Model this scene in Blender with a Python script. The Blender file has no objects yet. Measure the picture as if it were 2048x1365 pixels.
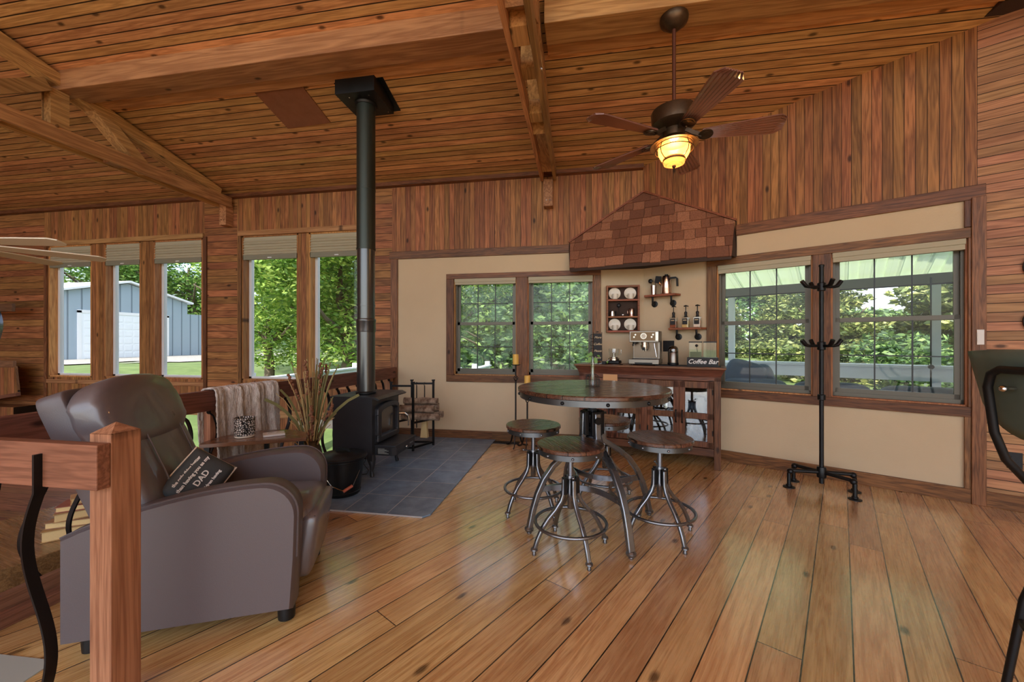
import bpy, bmesh, math, random
import numpy as np
from mathutils import Vector, Matrix, Euler
R = math.radians
SC = bpy.context.scene
COL = SC.collection
random.seed(7)

# ---------------------------------------------------------------- camera, sky, sun, exposure
cam_d = bpy.data.cameras.new('camera'); cam = bpy.data.objects.new('camera', cam_d); COL.objects.link(cam)
cam.location = (0, 0, 1.25); cam.rotation_euler = (R(90), 0, R(9.8))
cam_d.sensor_width = 36; cam_d.lens = 36 * 791 / 2048.0
cam_d.shift_y = 1.5 / 2048; cam_d.clip_start = .05; cam_d.clip_end = 2000
SC.camera = cam
SC.view_settings.view_transform = 'Standard'; SC.view_settings.look = 'None'
SC.view_settings.gamma = 1; SC.view_settings.use_curve_mapping = False
SC.view_settings.exposure = 1.32
SC.cycles.max_bounces = 10; SC.cycles.diffuse_bounces = 6; SC.cycles.glossy_bounces = 4
SC.cycles.transmission_bounces = 6; SC.cycles.transparent_max_bounces = 16
SC.cycles.caustics_reflective = False; SC.cycles.caustics_refractive = False
SC.cycles.sample_clamp_indirect = 6
SC.cycles.use_denoising = True

w = bpy.data.worlds.new('sky'); SC.world = w; w.use_nodes = True
nt = w.node_tree; nt.nodes.clear()
sky = nt.nodes.new('ShaderNodeTexSky'); sky.sky_type = 'NISHITA'; sky.sun_disc = False
sky.sun_elevation = R(52); sky.sun_rotation = R(170); sky.air_density = 1.0; sky.dust_density = 2.5; sky.ozone_density = 1.0
tc = nt.nodes.new('ShaderNodeTexCoord'); mp = nt.nodes.new('ShaderNodeMapping'); mp.inputs['Scale'].default_value = (1, 1, 3)
cn = nt.nodes.new('ShaderNodeTexNoise'); cn.inputs['Scale'].default_value = 2.2; cn.inputs['Detail'].default_value = 7
cr = nt.nodes.new('ShaderNodeValToRGB'); cr.color_ramp.elements[0].position = .42; cr.color_ramp.elements[1].position = .62
mx = nt.nodes.new('ShaderNodeMix'); mx.data_type = 'RGBA'; mx.inputs['B'].default_value = (5.6, 6.0, 6.6, 1)
bg = nt.nodes.new('ShaderNodeBackground'); bg.inputs['Strength'].default_value = .19
wo = nt.nodes.new('ShaderNodeOutputWorld')
L = nt.links.new
L(tc.outputs['Generated'], mp.inputs['Vector']); L(mp.outputs[0], cn.inputs['Vector']); L(cn.outputs['Fac'], cr.inputs['Fac'])
L(cr.outputs['Color'], mx.inputs['Factor']); L(sky.outputs[0], mx.inputs['A']); L(mx.outputs['Result'], bg.inputs['Color']); L(bg.outputs[0], wo.inputs[0])

sd = bpy.data.lights.new('sun', 'SUN'); sd.energy = 3.6; sd.angle = R(1.5); sd.color = (1, .95, .86)
sun = bpy.data.objects.new('sun', sd); COL.objects.link(sun)
sun.rotation_euler = Vector((.16, 1, -1.28)).to_track_quat('-Z', 'Y').to_euler()
sun.location = (0, -20, 20)

# ---------------------------------------------------------------- mesh helper
class MB:
    def __init__(s): s.v = []; s.f = []; s.m = []; s.cur = 0
    def add(s, vs, fs, M=None):
        b = len(s.v)
        for p in vs:
            p = Vector(p)
            s.v.append(tuple(M @ p) if M is not None else tuple(p))
        for q in fs: s.f.append([i + b for i in q]); s.m.append(s.cur)
        return s
    def box(s, x0, x1, y0, y1, z0, z1, M=None):
        vs = [(x, y, z) for x in (x0, x1) for y in (y0, y1) for z in (z0, z1)]
        return s.add(vs, [(0,1,3,2),(4,6,7,5),(0,4,5,1),(2,3,7,6),(0,2,6,4),(1,5,7,3)], M)
    def cbox(s, c, d, M=None):
        return s.box(c[0]-d[0]/2, c[0]+d[0]/2, c[1]-d[1]/2, c[1]+d[1]/2, c[2]-d[2]/2, c[2]+d[2]/2, M)
    def prism(s, poly, z0, z1, M=None):
        n = len(poly)
        vs = [(p[0], p[1], z0) for p in poly] + [(p[0], p[1], z1) for p in poly]
        fs = [tuple(range(n))[::-1], tuple(range(n, 2*n))] + [(i, (i+1) % n, n+(i+1) % n, n+i) for i in range(n)]
        return s.add(vs, fs, M)
    def lathe(s, prof, c=(0,0,0), n=24, M=None, cap=True):
        vs = []; fs = []
        for r, z in prof:
            for i in range(n):
                a = 2*math.pi*i/n; vs.append((c[0]+r*math.cos(a), c[1]+r*math.sin(a), c[2]+z))
        for k in range(len(prof)-1):
            for i in range(n):
                j = (i+1) % n; fs.append((k*n+i, k*n+j, (k+1)*n+j, (k+1)*n+i))
        if cap: fs.append(tuple(range(n))[::-1]); fs.append(tuple(range((len(prof)-1)*n, len(prof)*n)))
        return s.add(vs, fs, M)
    def tube(s, pts, r, n=8, M=None, closed=False, flat=None):
        """round tube (r number or list) or flat bar (flat=(w,t)) along a path"""
        P = [Vector(p) for p in pts]; N = len(P)
        rr = r if isinstance(r, (list, tuple)) else [r]*N
        vs = []; fs = []; up = None
        for i in range(N):
            if closed: t = P[(i+1) % N]-P[i-1]
            else: t = P[min(i+1, N-1)]-P[max(i-1, 0)]
            t.normalize()
            if up is None:
                up = Vector((0, 0, 1)) if abs(t.z) < .9 else Vector((1, 0, 0))
                if flat is not None and len(flat) > 2: up = Vector(flat[2])
            a = t.cross(up)
            if a.length < 1e-5: a = t.orthogonal()
            a.normalize(); b = a.cross(t).normalized(); up = b
            for k in range(n):
                if flat is None:
                    q = 2*math.pi*k/n; vs.append(P[i]+a*math.cos(q)*rr[i]+b*math.sin(q)*rr[i])
                else:
                    cx, cy = ((-1,-1),(1,-1),(1,1),(-1,1))[k]
                    vs.append(P[i]+a*cx*flat[0]/2+b*cy*flat[1]/2)
        for i in range(N if closed else N-1):
            for k in range(n):
                k2 = (k+1) % n; j = (i+1) % N
                fs.append((i*n+k, i*n+k2, j*n+k2, j*n+k))
        if not closed: fs.append(tuple(range(n))[::-1]); fs.append(tuple(range((N-1)*n, N*n)))
        return s.add(vs, fs, M)
    def bar(s, pts, w, t, up=(0,0,1), M=None, closed=False): return s.tube(pts, 0, 4, M, closed, (w, t, up))
    def cyl(s, p, q, r, r2=None, n=16, M=None): return s.tube([p, q], [r, r if r2 is None else r2], n, M)
    def ring(s, c, R_, r, n=40, k=8, M=None):
        return s.tube([(c[0]+R_*math.cos(2*math.pi*i/n), c[1]+R_*math.sin(2*math.pi*i/n), c[2]) for i in range(n)], r, k, M, True)
    def ball(s, c, r, sc=(1,1,1), M=None, n=12):
        prof = [(r*math.sin(math.pi*i/(n-1)) if 0 < i < n-1 else r*.01, -r*math.cos(math.pi*i/(n-1))) for i in range(n)]
        m = Matrix.Translation(c) @ Matrix.Diagonal((*sc, 1))
        if M is not None: m = M @ m
        return s.lathe(prof, n=n*2 if n < 10 else 20, M=m)
    def sell(s, c, d, e1=.35, e2=.35, M=None, n=28, bend=None):
        """super-ellipsoid: soft rounded block of size d"""
        vs = []; fs = []
        f = lambda x, e: math.copysign(abs(x)**e, x)
        for i in range(n//2+1):
            a = -math.pi/2+math.pi*i/(n//2)
            for k in range(n):
                b = 2*math.pi*k/n
                p = Vector((f(math.cos(a), e1)*f(math.cos(b), e2)*d[0]/2, f(math.cos(a), e1)*f(math.sin(b), e2)*d[1]/2, f(math.sin(a), e1)*d[2]/2))
                if bend: p = bend(p)
                vs.append(p+Vector(c))
        for i in range(n//2):
            for k in range(n):
                k2 = (k+1) % n; fs.append((i*n+k, i*n+k2, (i+1)*n+k2, (i+1)*n+k))
        return s.add(vs, fs, M)
    def quad(s, a, b, c, d, M=None): return s.add([a, b, c, d], [(0,1,2,3)], M)

def build(name, mb, mat, parent=None, smooth=40, bevel=0, world=False, loc=None, rotz=0):
    me = bpy.data.meshes.new(name)
    me.from_pydata(mb.v, [], mb.f)
    mats = mat if isinstance(mat, (list, tuple)) else [mat]
    for m in mats: me.materials.append(m)
    if len(mats) > 1: me.polygons.foreach_set('material_index', mb.m)
    bm = bmesh.new(); bm.from_mesh(me)
    if len(bm.verts) < 60000: bmesh.ops.remove_doubles(bm, verts=bm.verts, dist=1e-5)
    bmesh.ops.recalc_face_normals(bm, faces=bm.faces); bm.to_mesh(me); bm.free()
    if smooth:
        me.polygons.foreach_set('use_smooth', [True]*len(me.polygons)); me.set_sharp_from_angle(angle=R(smooth))
    o = bpy.data.objects.new(name, me); COL.objects.link(o)
    if loc is not None: o.location = loc; o.rotation_euler = (0, 0, rotz)
    if parent is not None:
        if world:
            me.transform(Matrix.LocRotScale(parent.location, parent.rotation_euler, None).inverted())
        o.parent = parent
    if bevel:
        b = o.modifiers.new('bevel', 'BEVEL'); b.width = bevel; b.segments = 2; b.limit_method = 'ANGLE'; b.angle_limit = R(50)
    return o

def thing(name, label, cat, loc=(0,0,0), rotz=0, group=None):
    o = bpy.data.objects.new(name, None); COL.objects.link(o); o.empty_display_size = .1
    o.location = loc; o.rotation_euler = (0, 0, rotz)
    o['label'] = label; o['category'] = cat
    if group: o['group'] = group
    return o
def tag(o, label, cat, group=None, kind=None):
    o['label'] = label; o['category'] = cat
    if group: o['group'] = group
    if kind: o['kind'] = kind
    return o
def struct(o): o['kind'] = 'structure'; return o
def copy_tree(o, parent=None):
    c = o.copy(); COL.objects.link(c); c.parent = parent
    for ch in list(o.children): copy_tree(ch, c)
    return c

P0 = Vector((.744, 4.92, 0)); DU = Vector((math.cos(R(-30)), math.sin(R(-30)), 0)); DN = Vector((-.5, -math.cos(R(30)), 0))
def D(s, o=0, z=0): return tuple(P0 + DU*s + DN*o + Vector((0, 0, z)))
MD = Matrix.Translation(P0) @ Matrix.Rotation(R(-30), 4, 'Z')      # local x = along the angled wall, -y = into the room
def ceil_z(y): return 3.35 + .255*(4.92-y)

# ---------------------------------------------------------------- materials
def srgb(r, g, b):
    f = lambda c: (c/255/12.92) if c/255 <= .04045 else ((c/255+.055)/1.055)**2.4
    return (f(r), f(g), f(b), 1)
class NT:
    def __init__(s, name):
        s.mat = bpy.data.materials.new(name); s.mat.use_nodes = True; s.t = s.mat.node_tree
        s.b = s.t.nodes['Principled BSDF']
    def n(s, t, **k):
        o = s.t.nodes.new('ShaderNode'+t)
        for a, v in k.items(): setattr(o, a, v)
        return o
    def l(s, a, b): s.t.links.new(a, b)
    def math(s, op, a, b=None, c=None):
        m = s.n('Math', operation=op)
        for i, x in enumerate((a, b, c)):
            if x is None: continue
            if isinstance(x, (int, float)): m.inputs[i].default_value = x
            else: s.l(x, m.inputs[i])
        return m.outputs[0]
    def dot(s, v, d):
        m = s.n('VectorMath', operation='DOT_PRODUCT'); s.l(v, m.inputs[0]); m.inputs[1].default_value = d; return m.outputs['Value']
    def comb(s, x, y, z=0):
        m = s.n('CombineXYZ')
        for i, q in enumerate((x, y, z)):
            if isinstance(q, (int, float)): m.inputs[i].default_value = q
            else: s.l(q, m.inputs[i])
        return m.outputs[0]
    def noise(s, vec, scale, detail=3, rough=.5, dist=0):
        m = s.n('TexNoise'); s.l(vec, m.inputs['Vector']); m.inputs['Scale'].default_value = scale
        m.inputs['Detail'].default_value = detail; m.inputs['Roughness'].default_value = rough; m.inputs['Distortion'].default_value = dist
        return m.outputs['Fac']
    def mix(s, f, a, b, mode='MIX'):
        m = s.n('Mix', data_type='RGBA', blend_type=mode)
        for k, x in (('Factor', f), ('A', a), ('B', b)):
            if isinstance(x, (int, float, tuple)): m.inputs[k].default_value = x
            else: s.l(x, m.inputs[k])
        return m.outputs['Result']
    def ramp(s, f, stops):
        m = s.n('ValToRGB'); s.l(f, m.inputs[0]); e = m.color_ramp.elements
        while len(e) < len(stops): e.new(.5)
        for i, (p, c) in enumerate(stops): e[i].position = p; e[i].color = c
        return m.outputs[0]
    def mrange(s, f, a, b, c=0, d=1):
        m = s.n('MapRange'); s.l(f, m.inputs[0])
        for i, x in enumerate((a, b, c, d)): m.inputs[i+1].default_value = x
        return m.outputs[0]
    def bump(s, h, strength=.3, dist=.01):
        m = s.n('Bump'); s.l(h, m.inputs['Height']); m.inputs['Strength'].default_value = strength; m.inputs['Distance'].default_value = dist
        s.l(m.outputs[0], s.b.inputs['Normal'])

def wood(name, ca, cb, u=(1,0,0), v=(0,0,1), w=.134, groove=.05, var=.35, rough=.5, knot=1.0, length=0, bump=.35, spec=.3, grain=1.0, coat=0, gcol=(.012,.006,.003,1), phase=0):
    """boards: u = across the boards, v = along them, w = board width (0: one solid piece)"""
    t = NT(name); tc = t.n('TexCoord').outputs['Object']
    U = t.dot(tc, u); V = t.dot(tc, v); n_ = Vector(u).cross(Vector(v)); W = t.dot(tc, tuple(n_))
    if w:
        Uw = t.math('SUBTRACT', t.math('DIVIDE', U, w), phase); idx = t.math('FLOOR', Uw); fr = t.math('FRACT', Uw)
        wn = t.n('TexWhiteNoise', noise_dimensions='1D'); t.l(idx, wn.inputs['W']); rnd = wn.outputs['Value']
        if length:
            Vl = t.math('ADD', t.math('DIVIDE', V, length), t.math('MULTIPLY', rnd, 7.3)); i2 = t.math('FLOOR', Vl); f2 = t.math('FRACT', Vl)
            w2 = t.n('TexWhiteNoise', noise_dimensions='2D'); t.l(t.comb(idx, i2), w2.inputs['Vector']); rnd = w2.outputs['Value']
            jm = t.math('LESS_THAN', t.math('MINIMUM', f2, t.math('SUBTRACT', 1, f2)), .0022/length)
        edge = t.math('MINIMUM', fr, t.math('SUBTRACT', 1, fr))
        gm = t.mrange(edge, groove*.35, groove*.8, 1, 0)
        if length: gm = t.math('MAXIMUM', gm, jm)
    else:
        rnd = t.n('ObjectInfo').outputs['Random']; gm = None
    off = t.math('MULTIPLY', rnd, 37.)
    Vo = t.math('ADD', V, off)
    g1 = t.noise(t.comb(t.math('MULTIPLY', U, 9*grain), t.math('MULTIPLY', Vo, .5*grain), t.math('MULTIPLY', W, 9*grain)), 1., 4, .6, .35)
    ring = t.math('FRACT', t.math('MULTIPLY', g1, 9.))
    ring = t.math('ABSOLUTE', t.math('SUBTRACT', t.math('MULTIPLY', ring, 2), 1))
    g2 = t.noise(t.comb(t.math('MULTIPLY', U, 160), t.math('MULTIPLY', Vo, 5), t.math('MULTIPLY', W, 160)), 1., 3, .6)
    f = t.math('ADD', t.math('MULTIPLY', ring, .45), t.math('ADD', t.math('MULTIPLY', g2, .45), t.math('MULTIPLY', g1, .35)))
    col = t.ramp(f, [(.25, cb), (.85, ca)])
    blot = t.noise(t.comb(t.math('MULTIPLY', U, 3), t.math('MULTIPLY', Vo, 1.4), W), 1.3, 3)
    col = t.mix(t.mrange(blot, .45, .75, 0, .45), col, cb)
    if knot:
        vo = t.n('TexVoronoi', voronoi_dimensions='2D'); vo.inputs['Scale'].default_value = 1
        t.l(t.comb(t.math('ADD', t.math('MULTIPLY', U, 4.2), off), t.math('MULTIPLY', Vo, 1.9)), vo.inputs['Vector'])
        sx = t.n('SeparateColor'); t.l(vo.outputs['Color'], sx.inputs[0])
        wob = t.math('MULTIPLY', t.math('SUBTRACT', g2, .5), .05)
        km = t.mrange(t.math('ADD', vo.outputs['Distance'], wob), .035, .085, 1, 0)
        km = t.math('MULTIPLY', km, t.math('GREATER_THAN', sx.outputs[0], 1-.5*knot))
        col = t.mix(t.math('MULTIPLY', km, .85), col, tuple(x*.18 for x in cb[:3])+(1,))
    br = t.mrange(rnd, 0, 1, 1-var, 1+var*.55)
    hsv = t.n('HueSaturation'); t.l(col, hsv.inputs['Color']); t.l(br, hsv.inputs['Value'])
    w3 = t.n('TexWhiteNoise', noise_dimensions='1D'); t.l(t.math('MULTIPLY', rnd, 91.7), w3.inputs['W'])
    t.l(t.mrange(w3.outputs['Value'], 0, 1, .488, .512), hsv.inputs['Hue'])
    col = hsv.outputs[0]
    if gm is not None: col = t.mix(gm, col, gcol)
    t.l(col, t.b.inputs['Base Color'])
    h = t.math('ADD', t.math('MULTIPLY', g2, .12), t.math('MULTIPLY', ring, .05))
    if gm is not None: h = t.math('SUBTRACT', h, t.math('MULTIPLY', gm, 1.))
    t.bump(h, bump, .006)
    rg = t.mrange(g2, .3, .7, rough-.07, rough+.09)
    t.l(rg, t.b.inputs['Roughness']); t.b.inputs['Specular IOR Level'].default_value = spec
    if coat: t.b.inputs['Coat Weight'].default_value = coat; t.b.inputs['Coat Roughness'].default_value = .16; t.b.inputs['Coat IOR'].default_value = 1.6
    return t.mat

def plain(name, c, rough=.5, metal=0, spec=.5, bump=0, bscale=60, var=0, vscale=4, emis=None, es=0, sheen=0, coat=0, c2=None):
    t = NT(name); b = t.b
    b.inputs['Base Color'].default_value = c; b.inputs['Roughness'].default_value = rough; b.inputs['Metallic'].default_value = metal
    b.inputs['Specular IOR Level'].default_value = spec
    tc = t.n('TexCoord').outputs['Object']
    if var or c2:
        f = t.noise(tc, vscale, 4, .6)
        t.l(t.mix(t.mrange(f, .35, .7, 0, 1), c, c2 or tuple(x*(1-var) for x in c[:3])+(1,)), b.inputs['Base Color'])
        t.l(t.mrange(f, .3, .7, max(.03, rough-.08), min(1, rough+.08)), b.inputs['Roughness'])
    if bump: t.bump(t.noise(tc, bscale, 3, .6), bump, .004)
    if emis: b.inputs['Emission Color'].default_value = emis; b.inputs['Emission Strength'].default_value = es
    if sheen: b.inputs['Sheen Weight'].default_value = sheen
    if coat: b.inputs['Coat Weight'].default_value = coat
    return t.mat

def glassy(name, tint=(1,1,1,1), gloss=.08, rough=.02, smear=0):
    t = NT(name); t.t.nodes.remove(t.b)
    tr = t.n('BsdfTransparent'); tr.inputs[0].default_value = tint
    gl = t.n('BsdfGlossy'); gl.inputs['Roughness'].default_value = rough
    lw = t.n('LayerWeight'); lw.inputs[0].default_value = .5
    f = t.math('ADD', t.math('MULTIPLY', t.math('POWER', lw.outputs['Facing'], 5), .8), gloss)
    m = t.n('MixShader'); t.l(f, m.inputs[0]); t.l(tr.outputs[0], m.inputs[1]); t.l(gl.outputs[0], m.inputs[2])
    out = t.t.nodes['Material Output']
    if smear:
        tl = t.n('BsdfTranslucent'); tl.inputs[0].default_value = (.55, .7, .5, 1)
        tc = t.n('TexCoord').outputs['Object']
        k = t.math('MULTIPLY', t.mrange(t.noise(tc, 5, 4, .65), .42, .7, 0, 1), smear)
        m2 = t.n('MixShader'); t.l(k, m2.inputs[0]); t.l(m.outputs[0], m2.inputs[1]); t.l(tl.outputs[0], m2.inputs[2]); m = m2
    t.l(m.outputs[0], out.inputs[0]); return t.mat

def leafmat(name, a, b, c, trans=.35, noise=0):
    t = NT(name)
    g = t.n('NewGeometry').outputs['Random Per Island']
    col = t.ramp(g, [(0, a), (.55, b), (1, c)])
    t.l(col, t.b.inputs['Base Color']); t.b.inputs['Roughness'].default_value = .55
    tl = t.n('BsdfTranslucent'); t.l(t.mix(.5, col, (.5, .7, .08, 1), 'MULTIPLY') if 0 else col, tl.inputs[0])
    m = t.n('MixShader'); m.inputs[0].default_value = trans
    t.l(t.b.outputs[0], m.inputs[1]); t.l(tl.outputs[0], m.inputs[2]); t.l(m.outputs[0], t.t.nodes['Material Output'].inputs[0])
    return t.mat

M = {}
X, Y, Z = (1,0,0), (0,1,0), (0,0,1)
dU, dN = tuple(DU), tuple(DN)
wa, wb = srgb(178,122,76), srgb(108,68,40)
M['vert'] = wood('vertical pine planks', wa, wb, X, Z, .067, .05, .26, knot=.5)
M['horz'] = wood('horizontal pine planks', wa, wb, Z, X, .1, .05, .34, knot=.7)
M['vertD'] = wood('vertical pine planks on angled wall', wa, wb, dU, Z, .067, .05, .26, knot=.5)
M['horzD'] = wood('horizontal pine planks on angled wall', srgb(194,144,104), srgb(140,96,66), Z, dU, .07, .06, .2, knot=.7)
M['ceil'] = wood('ceiling pine boards', srgb(222,172,116), srgb(162,114,70), Y, X, .079, .09, .3, knot=.55)
M['floor'] = wood('honey pine floor boards', srgb(226,188,130), srgb(180,130,78), dU, (.5,.8660254,0), .154, .03, .26, rough=.28, knot=.5, length=4.3, phase=.235, bump=.16, spec=.7, coat=1.)
M['lowfloor'] = wood('lower floor boards', srgb(170,124,90), srgb(112,76,52), Y, X, .12, .03, .25, rough=.4)
M['beam'] = wood('beam timber', srgb(212,164,110), srgb(154,108,66), Y, X, 0, knot=.8, grain=.7)
M['beamY'] = wood('truss timber', srgb(198,150,102), srgb(134,92,58), X, Y, 0, knot=.6, grain=.7)
M['trimX'] = wood('dark stained trim along wall', srgb(140,94,60), srgb(68,42,26), Z, X, 0, knot=.5, grain=1.6, rough=.42)
M['trimZ'] = wood('dark stained upright trim', srgb(140,94,60), srgb(68,42,26), X, Z, 0, knot=.4, grain=1.6, rough=.42)
M['jamb'] = wood('honey stained window jamb', srgb(206,148,92), srgb(150,92,52), X, Z, 0, knot=.5)
M['rail'] = wood('reddish rail timber', srgb(142,98,74), srgb(98,64,46), Z, X, 0, knot=.6, grain=1.2, rough=.5)
M['railY'] = wood('reddish rail timber lengthwise', srgb(142,98,78), srgb(100,66,50), Z, Y, 0, knot=.6, grain=1.2, rough=.5)
M['post'] = wood('weathered post timber', srgb(172,126,94), srgb(122,80,56), X, Z, 0, knot=.5, grain=1.2, rough=.55)
M['cab'] = wood('reclaimed cabinet wood', srgb(130,86,62), srgb(72,44,32), X, Z, .11, .01, .22, knot=.4, rough=.45, grain=1.5)
M['cabH'] = wood('reclaimed cabinet wood lengthwise', srgb(130,86,62), srgb(72,44,32), Z, X, 0, knot=.6, rough=.4, grain=1.5)
M['nook'] = wood('small shelf wood', srgb(168,104,72), srgb(112,62,40), Z, X, 0, knot=.3, grain=2)
M['walnut'] = wood('dark table top planks', srgb(104,70,52), srgb(56,34,24), Y, X, .085, .05, .25, rough=.25, knot=.3, spec=.5, coat=.25)
M['seatw'] = wood('stool seat planks', srgb(118,84,62), srgb(66,42,30), Y, X, .1, .035, .2, rough=.25, knot=.3, coat=.25)
M['sidew'] = wood('side table wood', srgb(160,120,84), srgb(104,74,50), Y, X, 0, rough=.25, coat=.3, knot=0)
M['shingle'] = None
M['plaster'] = plain('cream plaster', srgb(206,186,154), .85, bump=.25, bscale=90, var=.06, vscale=2)
M['tile'] = None
M['iron'] = plain('black iron', srgb(34,34,36), .38, .6, bump=.05, var=.2)
M['blackm'] = plain('black painted metal', srgb(22,23,25), .45, .3, var=.2, vscale=8)
M['stove'] = plain('stove black steel', srgb(60,61,65), .42, .45, bump=.05, bscale=120, var=.15)
M['pipe'] = plain('dark flue pipe', srgb(56,62,56), .4, .6, bump=.03)
M['pipe2'] = plain('brushed flue pipe', srgb(96,98,98), .28, .85)
M['steel'] = plain('gunmetal tube', srgb(134,137,143), .28, .9, bump=.04, var=.15)
M['chrome'] = plain('polished steel', srgb(205,202,198), .14, 1)
M['brushed'] = plain('brushed steel', srgb(134,126,118), .3, 1)
M['copper'] = plain('copper', srgb(206,182,170), .2, 1)
M['leather'] = plain('brown leather', srgb(98,92,96), .34, 0, .8, bump=.1, bscale=220, var=.06, vscale=3, coat=.35)
M['leather2'] = plain('grey brown leather side', srgb(94,87,90), .4, 0, .5, bump=.12, bscale=220)
M['bronze'] = plain('aged bronze', srgb(92,74,56), .38, .75, bump=.1, bscale=50, var=.3, vscale=20)
M['blade'] = plain('grooved blade wood', srgb(128,88,76), .22, 0, .6, var=.2, coat=.5)
M['paleblade'] = plain('pale fan blade', srgb(222,218,200), .4)
M['white'] = plain('white vinyl', srgb(225,228,230), .4)
M['sash'] = plain('taupe window sash', srgb(96,92,80), .4, .2)
M['blackgrid'] = plain('black grid bar', srgb(24,26,30), .4)
M['blind'] = plain('cream pleated blind', srgb(176,170,146), .8)
M['blindgrey'] = plain('grey blind rail', srgb(128,126,108), .6)
M['glass'] = glassy('window glass', gloss=.015)
M['wetglass'] = glassy('wet window glass', gloss=.015, smear=.3)
M['ware'] = glassy('clear glassware', (.93,.96,.96,1), .14)
M['cabglass'] = glassy('cabinet glass', (.85,.87,.87,1), .16)
M['stoveglass'] = plain('smoked stove glass', srgb(30,30,34), .12, 0, .8, c2=srgb(62,58,58), vscale=5)
M['cream'] = plain('cream china', srgb(224,218,202), .25)
M['creamdoor'] = plain('cream painted door', srgb(222,218,198), .5)
M['candle'] = plain('yellow pillar candle', srgb(226,180,84), .5)
M['red'] = plain('red brown wood grip', srgb(190,100,76), .45)
M['greenlf'] = plain('green leaf', srgb(96,140,52), .45)
M['syrup'] = plain('amber syrup', srgb(190,120,52), .1, 0, .6)
M['syrup2'] = plain('pale syrup', srgb(222,188,110), .1, 0, .6)
M['syrup3'] = plain('dark syrup', srgb(140,66,34), .1, 0, .6)
M['label'] = plain('black label', srgb(26,26,28), .6)
M['ink'] = plain('white lettering', srgb(235,235,232), .6)
M['gold'] = plain('gold lettering', srgb(205,180,140), .4, .3)
M['signgrey'] = plain('pale grey crate side', srgb(176,184,178), .6)
M['grounds'] = plain('ground coffee', srgb(70,44,36), .9, bump=.5, bscale=200)
M['bark'] = plain('birch bark', srgb(176,154,132), .9, c2=srgb(84,58,42), vscale=14, bump=.6, bscale=40)
M['straw'] = plain('broom straw', srgb(214,186,132), .8, bump=.5, bscale=150)
M['kraft'] = plain('brown paper', srgb(206,160,112), .8)
M['switch'] = plain('white switch plate', srgb(228,226,220), .45)
M['pillow'] = plain('charcoal pillow cloth', srgb(62,68,72), .8, bump=.2, bscale=250)
M['piping'] = plain('cream piping', srgb(226,214,200), .7)
M['panel'] = plain('ceiling access panel', srgb(140,92,66), .7, bump=.2, bscale=120, var=.12, vscale=10)
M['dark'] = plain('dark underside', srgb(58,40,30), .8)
M['slate'] = plain('pale marble tile', srgb(214,214,210), .3, var=.08)
M['mosaic'] = None
M['porch'] = plain('white porch metal', srgb(228,240,214), .5)
M['deckwood'] = plain('grey painted deck wood', srgb(198,206,212), .6, var=.08)
M['bounce_slab'] = plain('pale concrete', srgb(214,204,188), .9, var=.08)
M['band'] = plain('gunmetal band', srgb(104,108,110), .32, .85, var=.15)
M['cushion'] = plain('slate blue cushion', srgb(84,96,112), .85, bump=.3, bscale=80)
M['siding'] = None
M['garagewhite'] = plain('white garage door', srgb(226,232,236), .5)
M['grass'] = plain('lawn grass', srgb(92,110,56), .95, c2=srgb(66,86,38), vscale=1.2, bump=.8, bscale=30)
M['gravel'] = plain('pale gravel', srgb(150,146,142), .95, c2=srgb(110,112,104), vscale=9, bump=.6, bscale=20)
M['trunk'] = plain('tree bark', srgb(104,92,76), .95, bump=.6, bscale=20, var=.3)
M['leafA'] = leafmat('bright broad leaves', srgb(70,112,40), srgb(128,166,66), srgb(196,214,112))
M['leafB'] = leafmat('mid green leaves', srgb(52,92,40), srgb(104,146,62), srgb(168,196,104))
M['leafC'] = leafmat('olive cedar foliage', srgb(52,72,36), srgb(108,126,62), srgb(188,192,116), .25)
M['leafD'] = leafmat('deep green foliage', srgb(36,62,36), srgb(72,104,54), srgb(128,156,84), .25)
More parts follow.
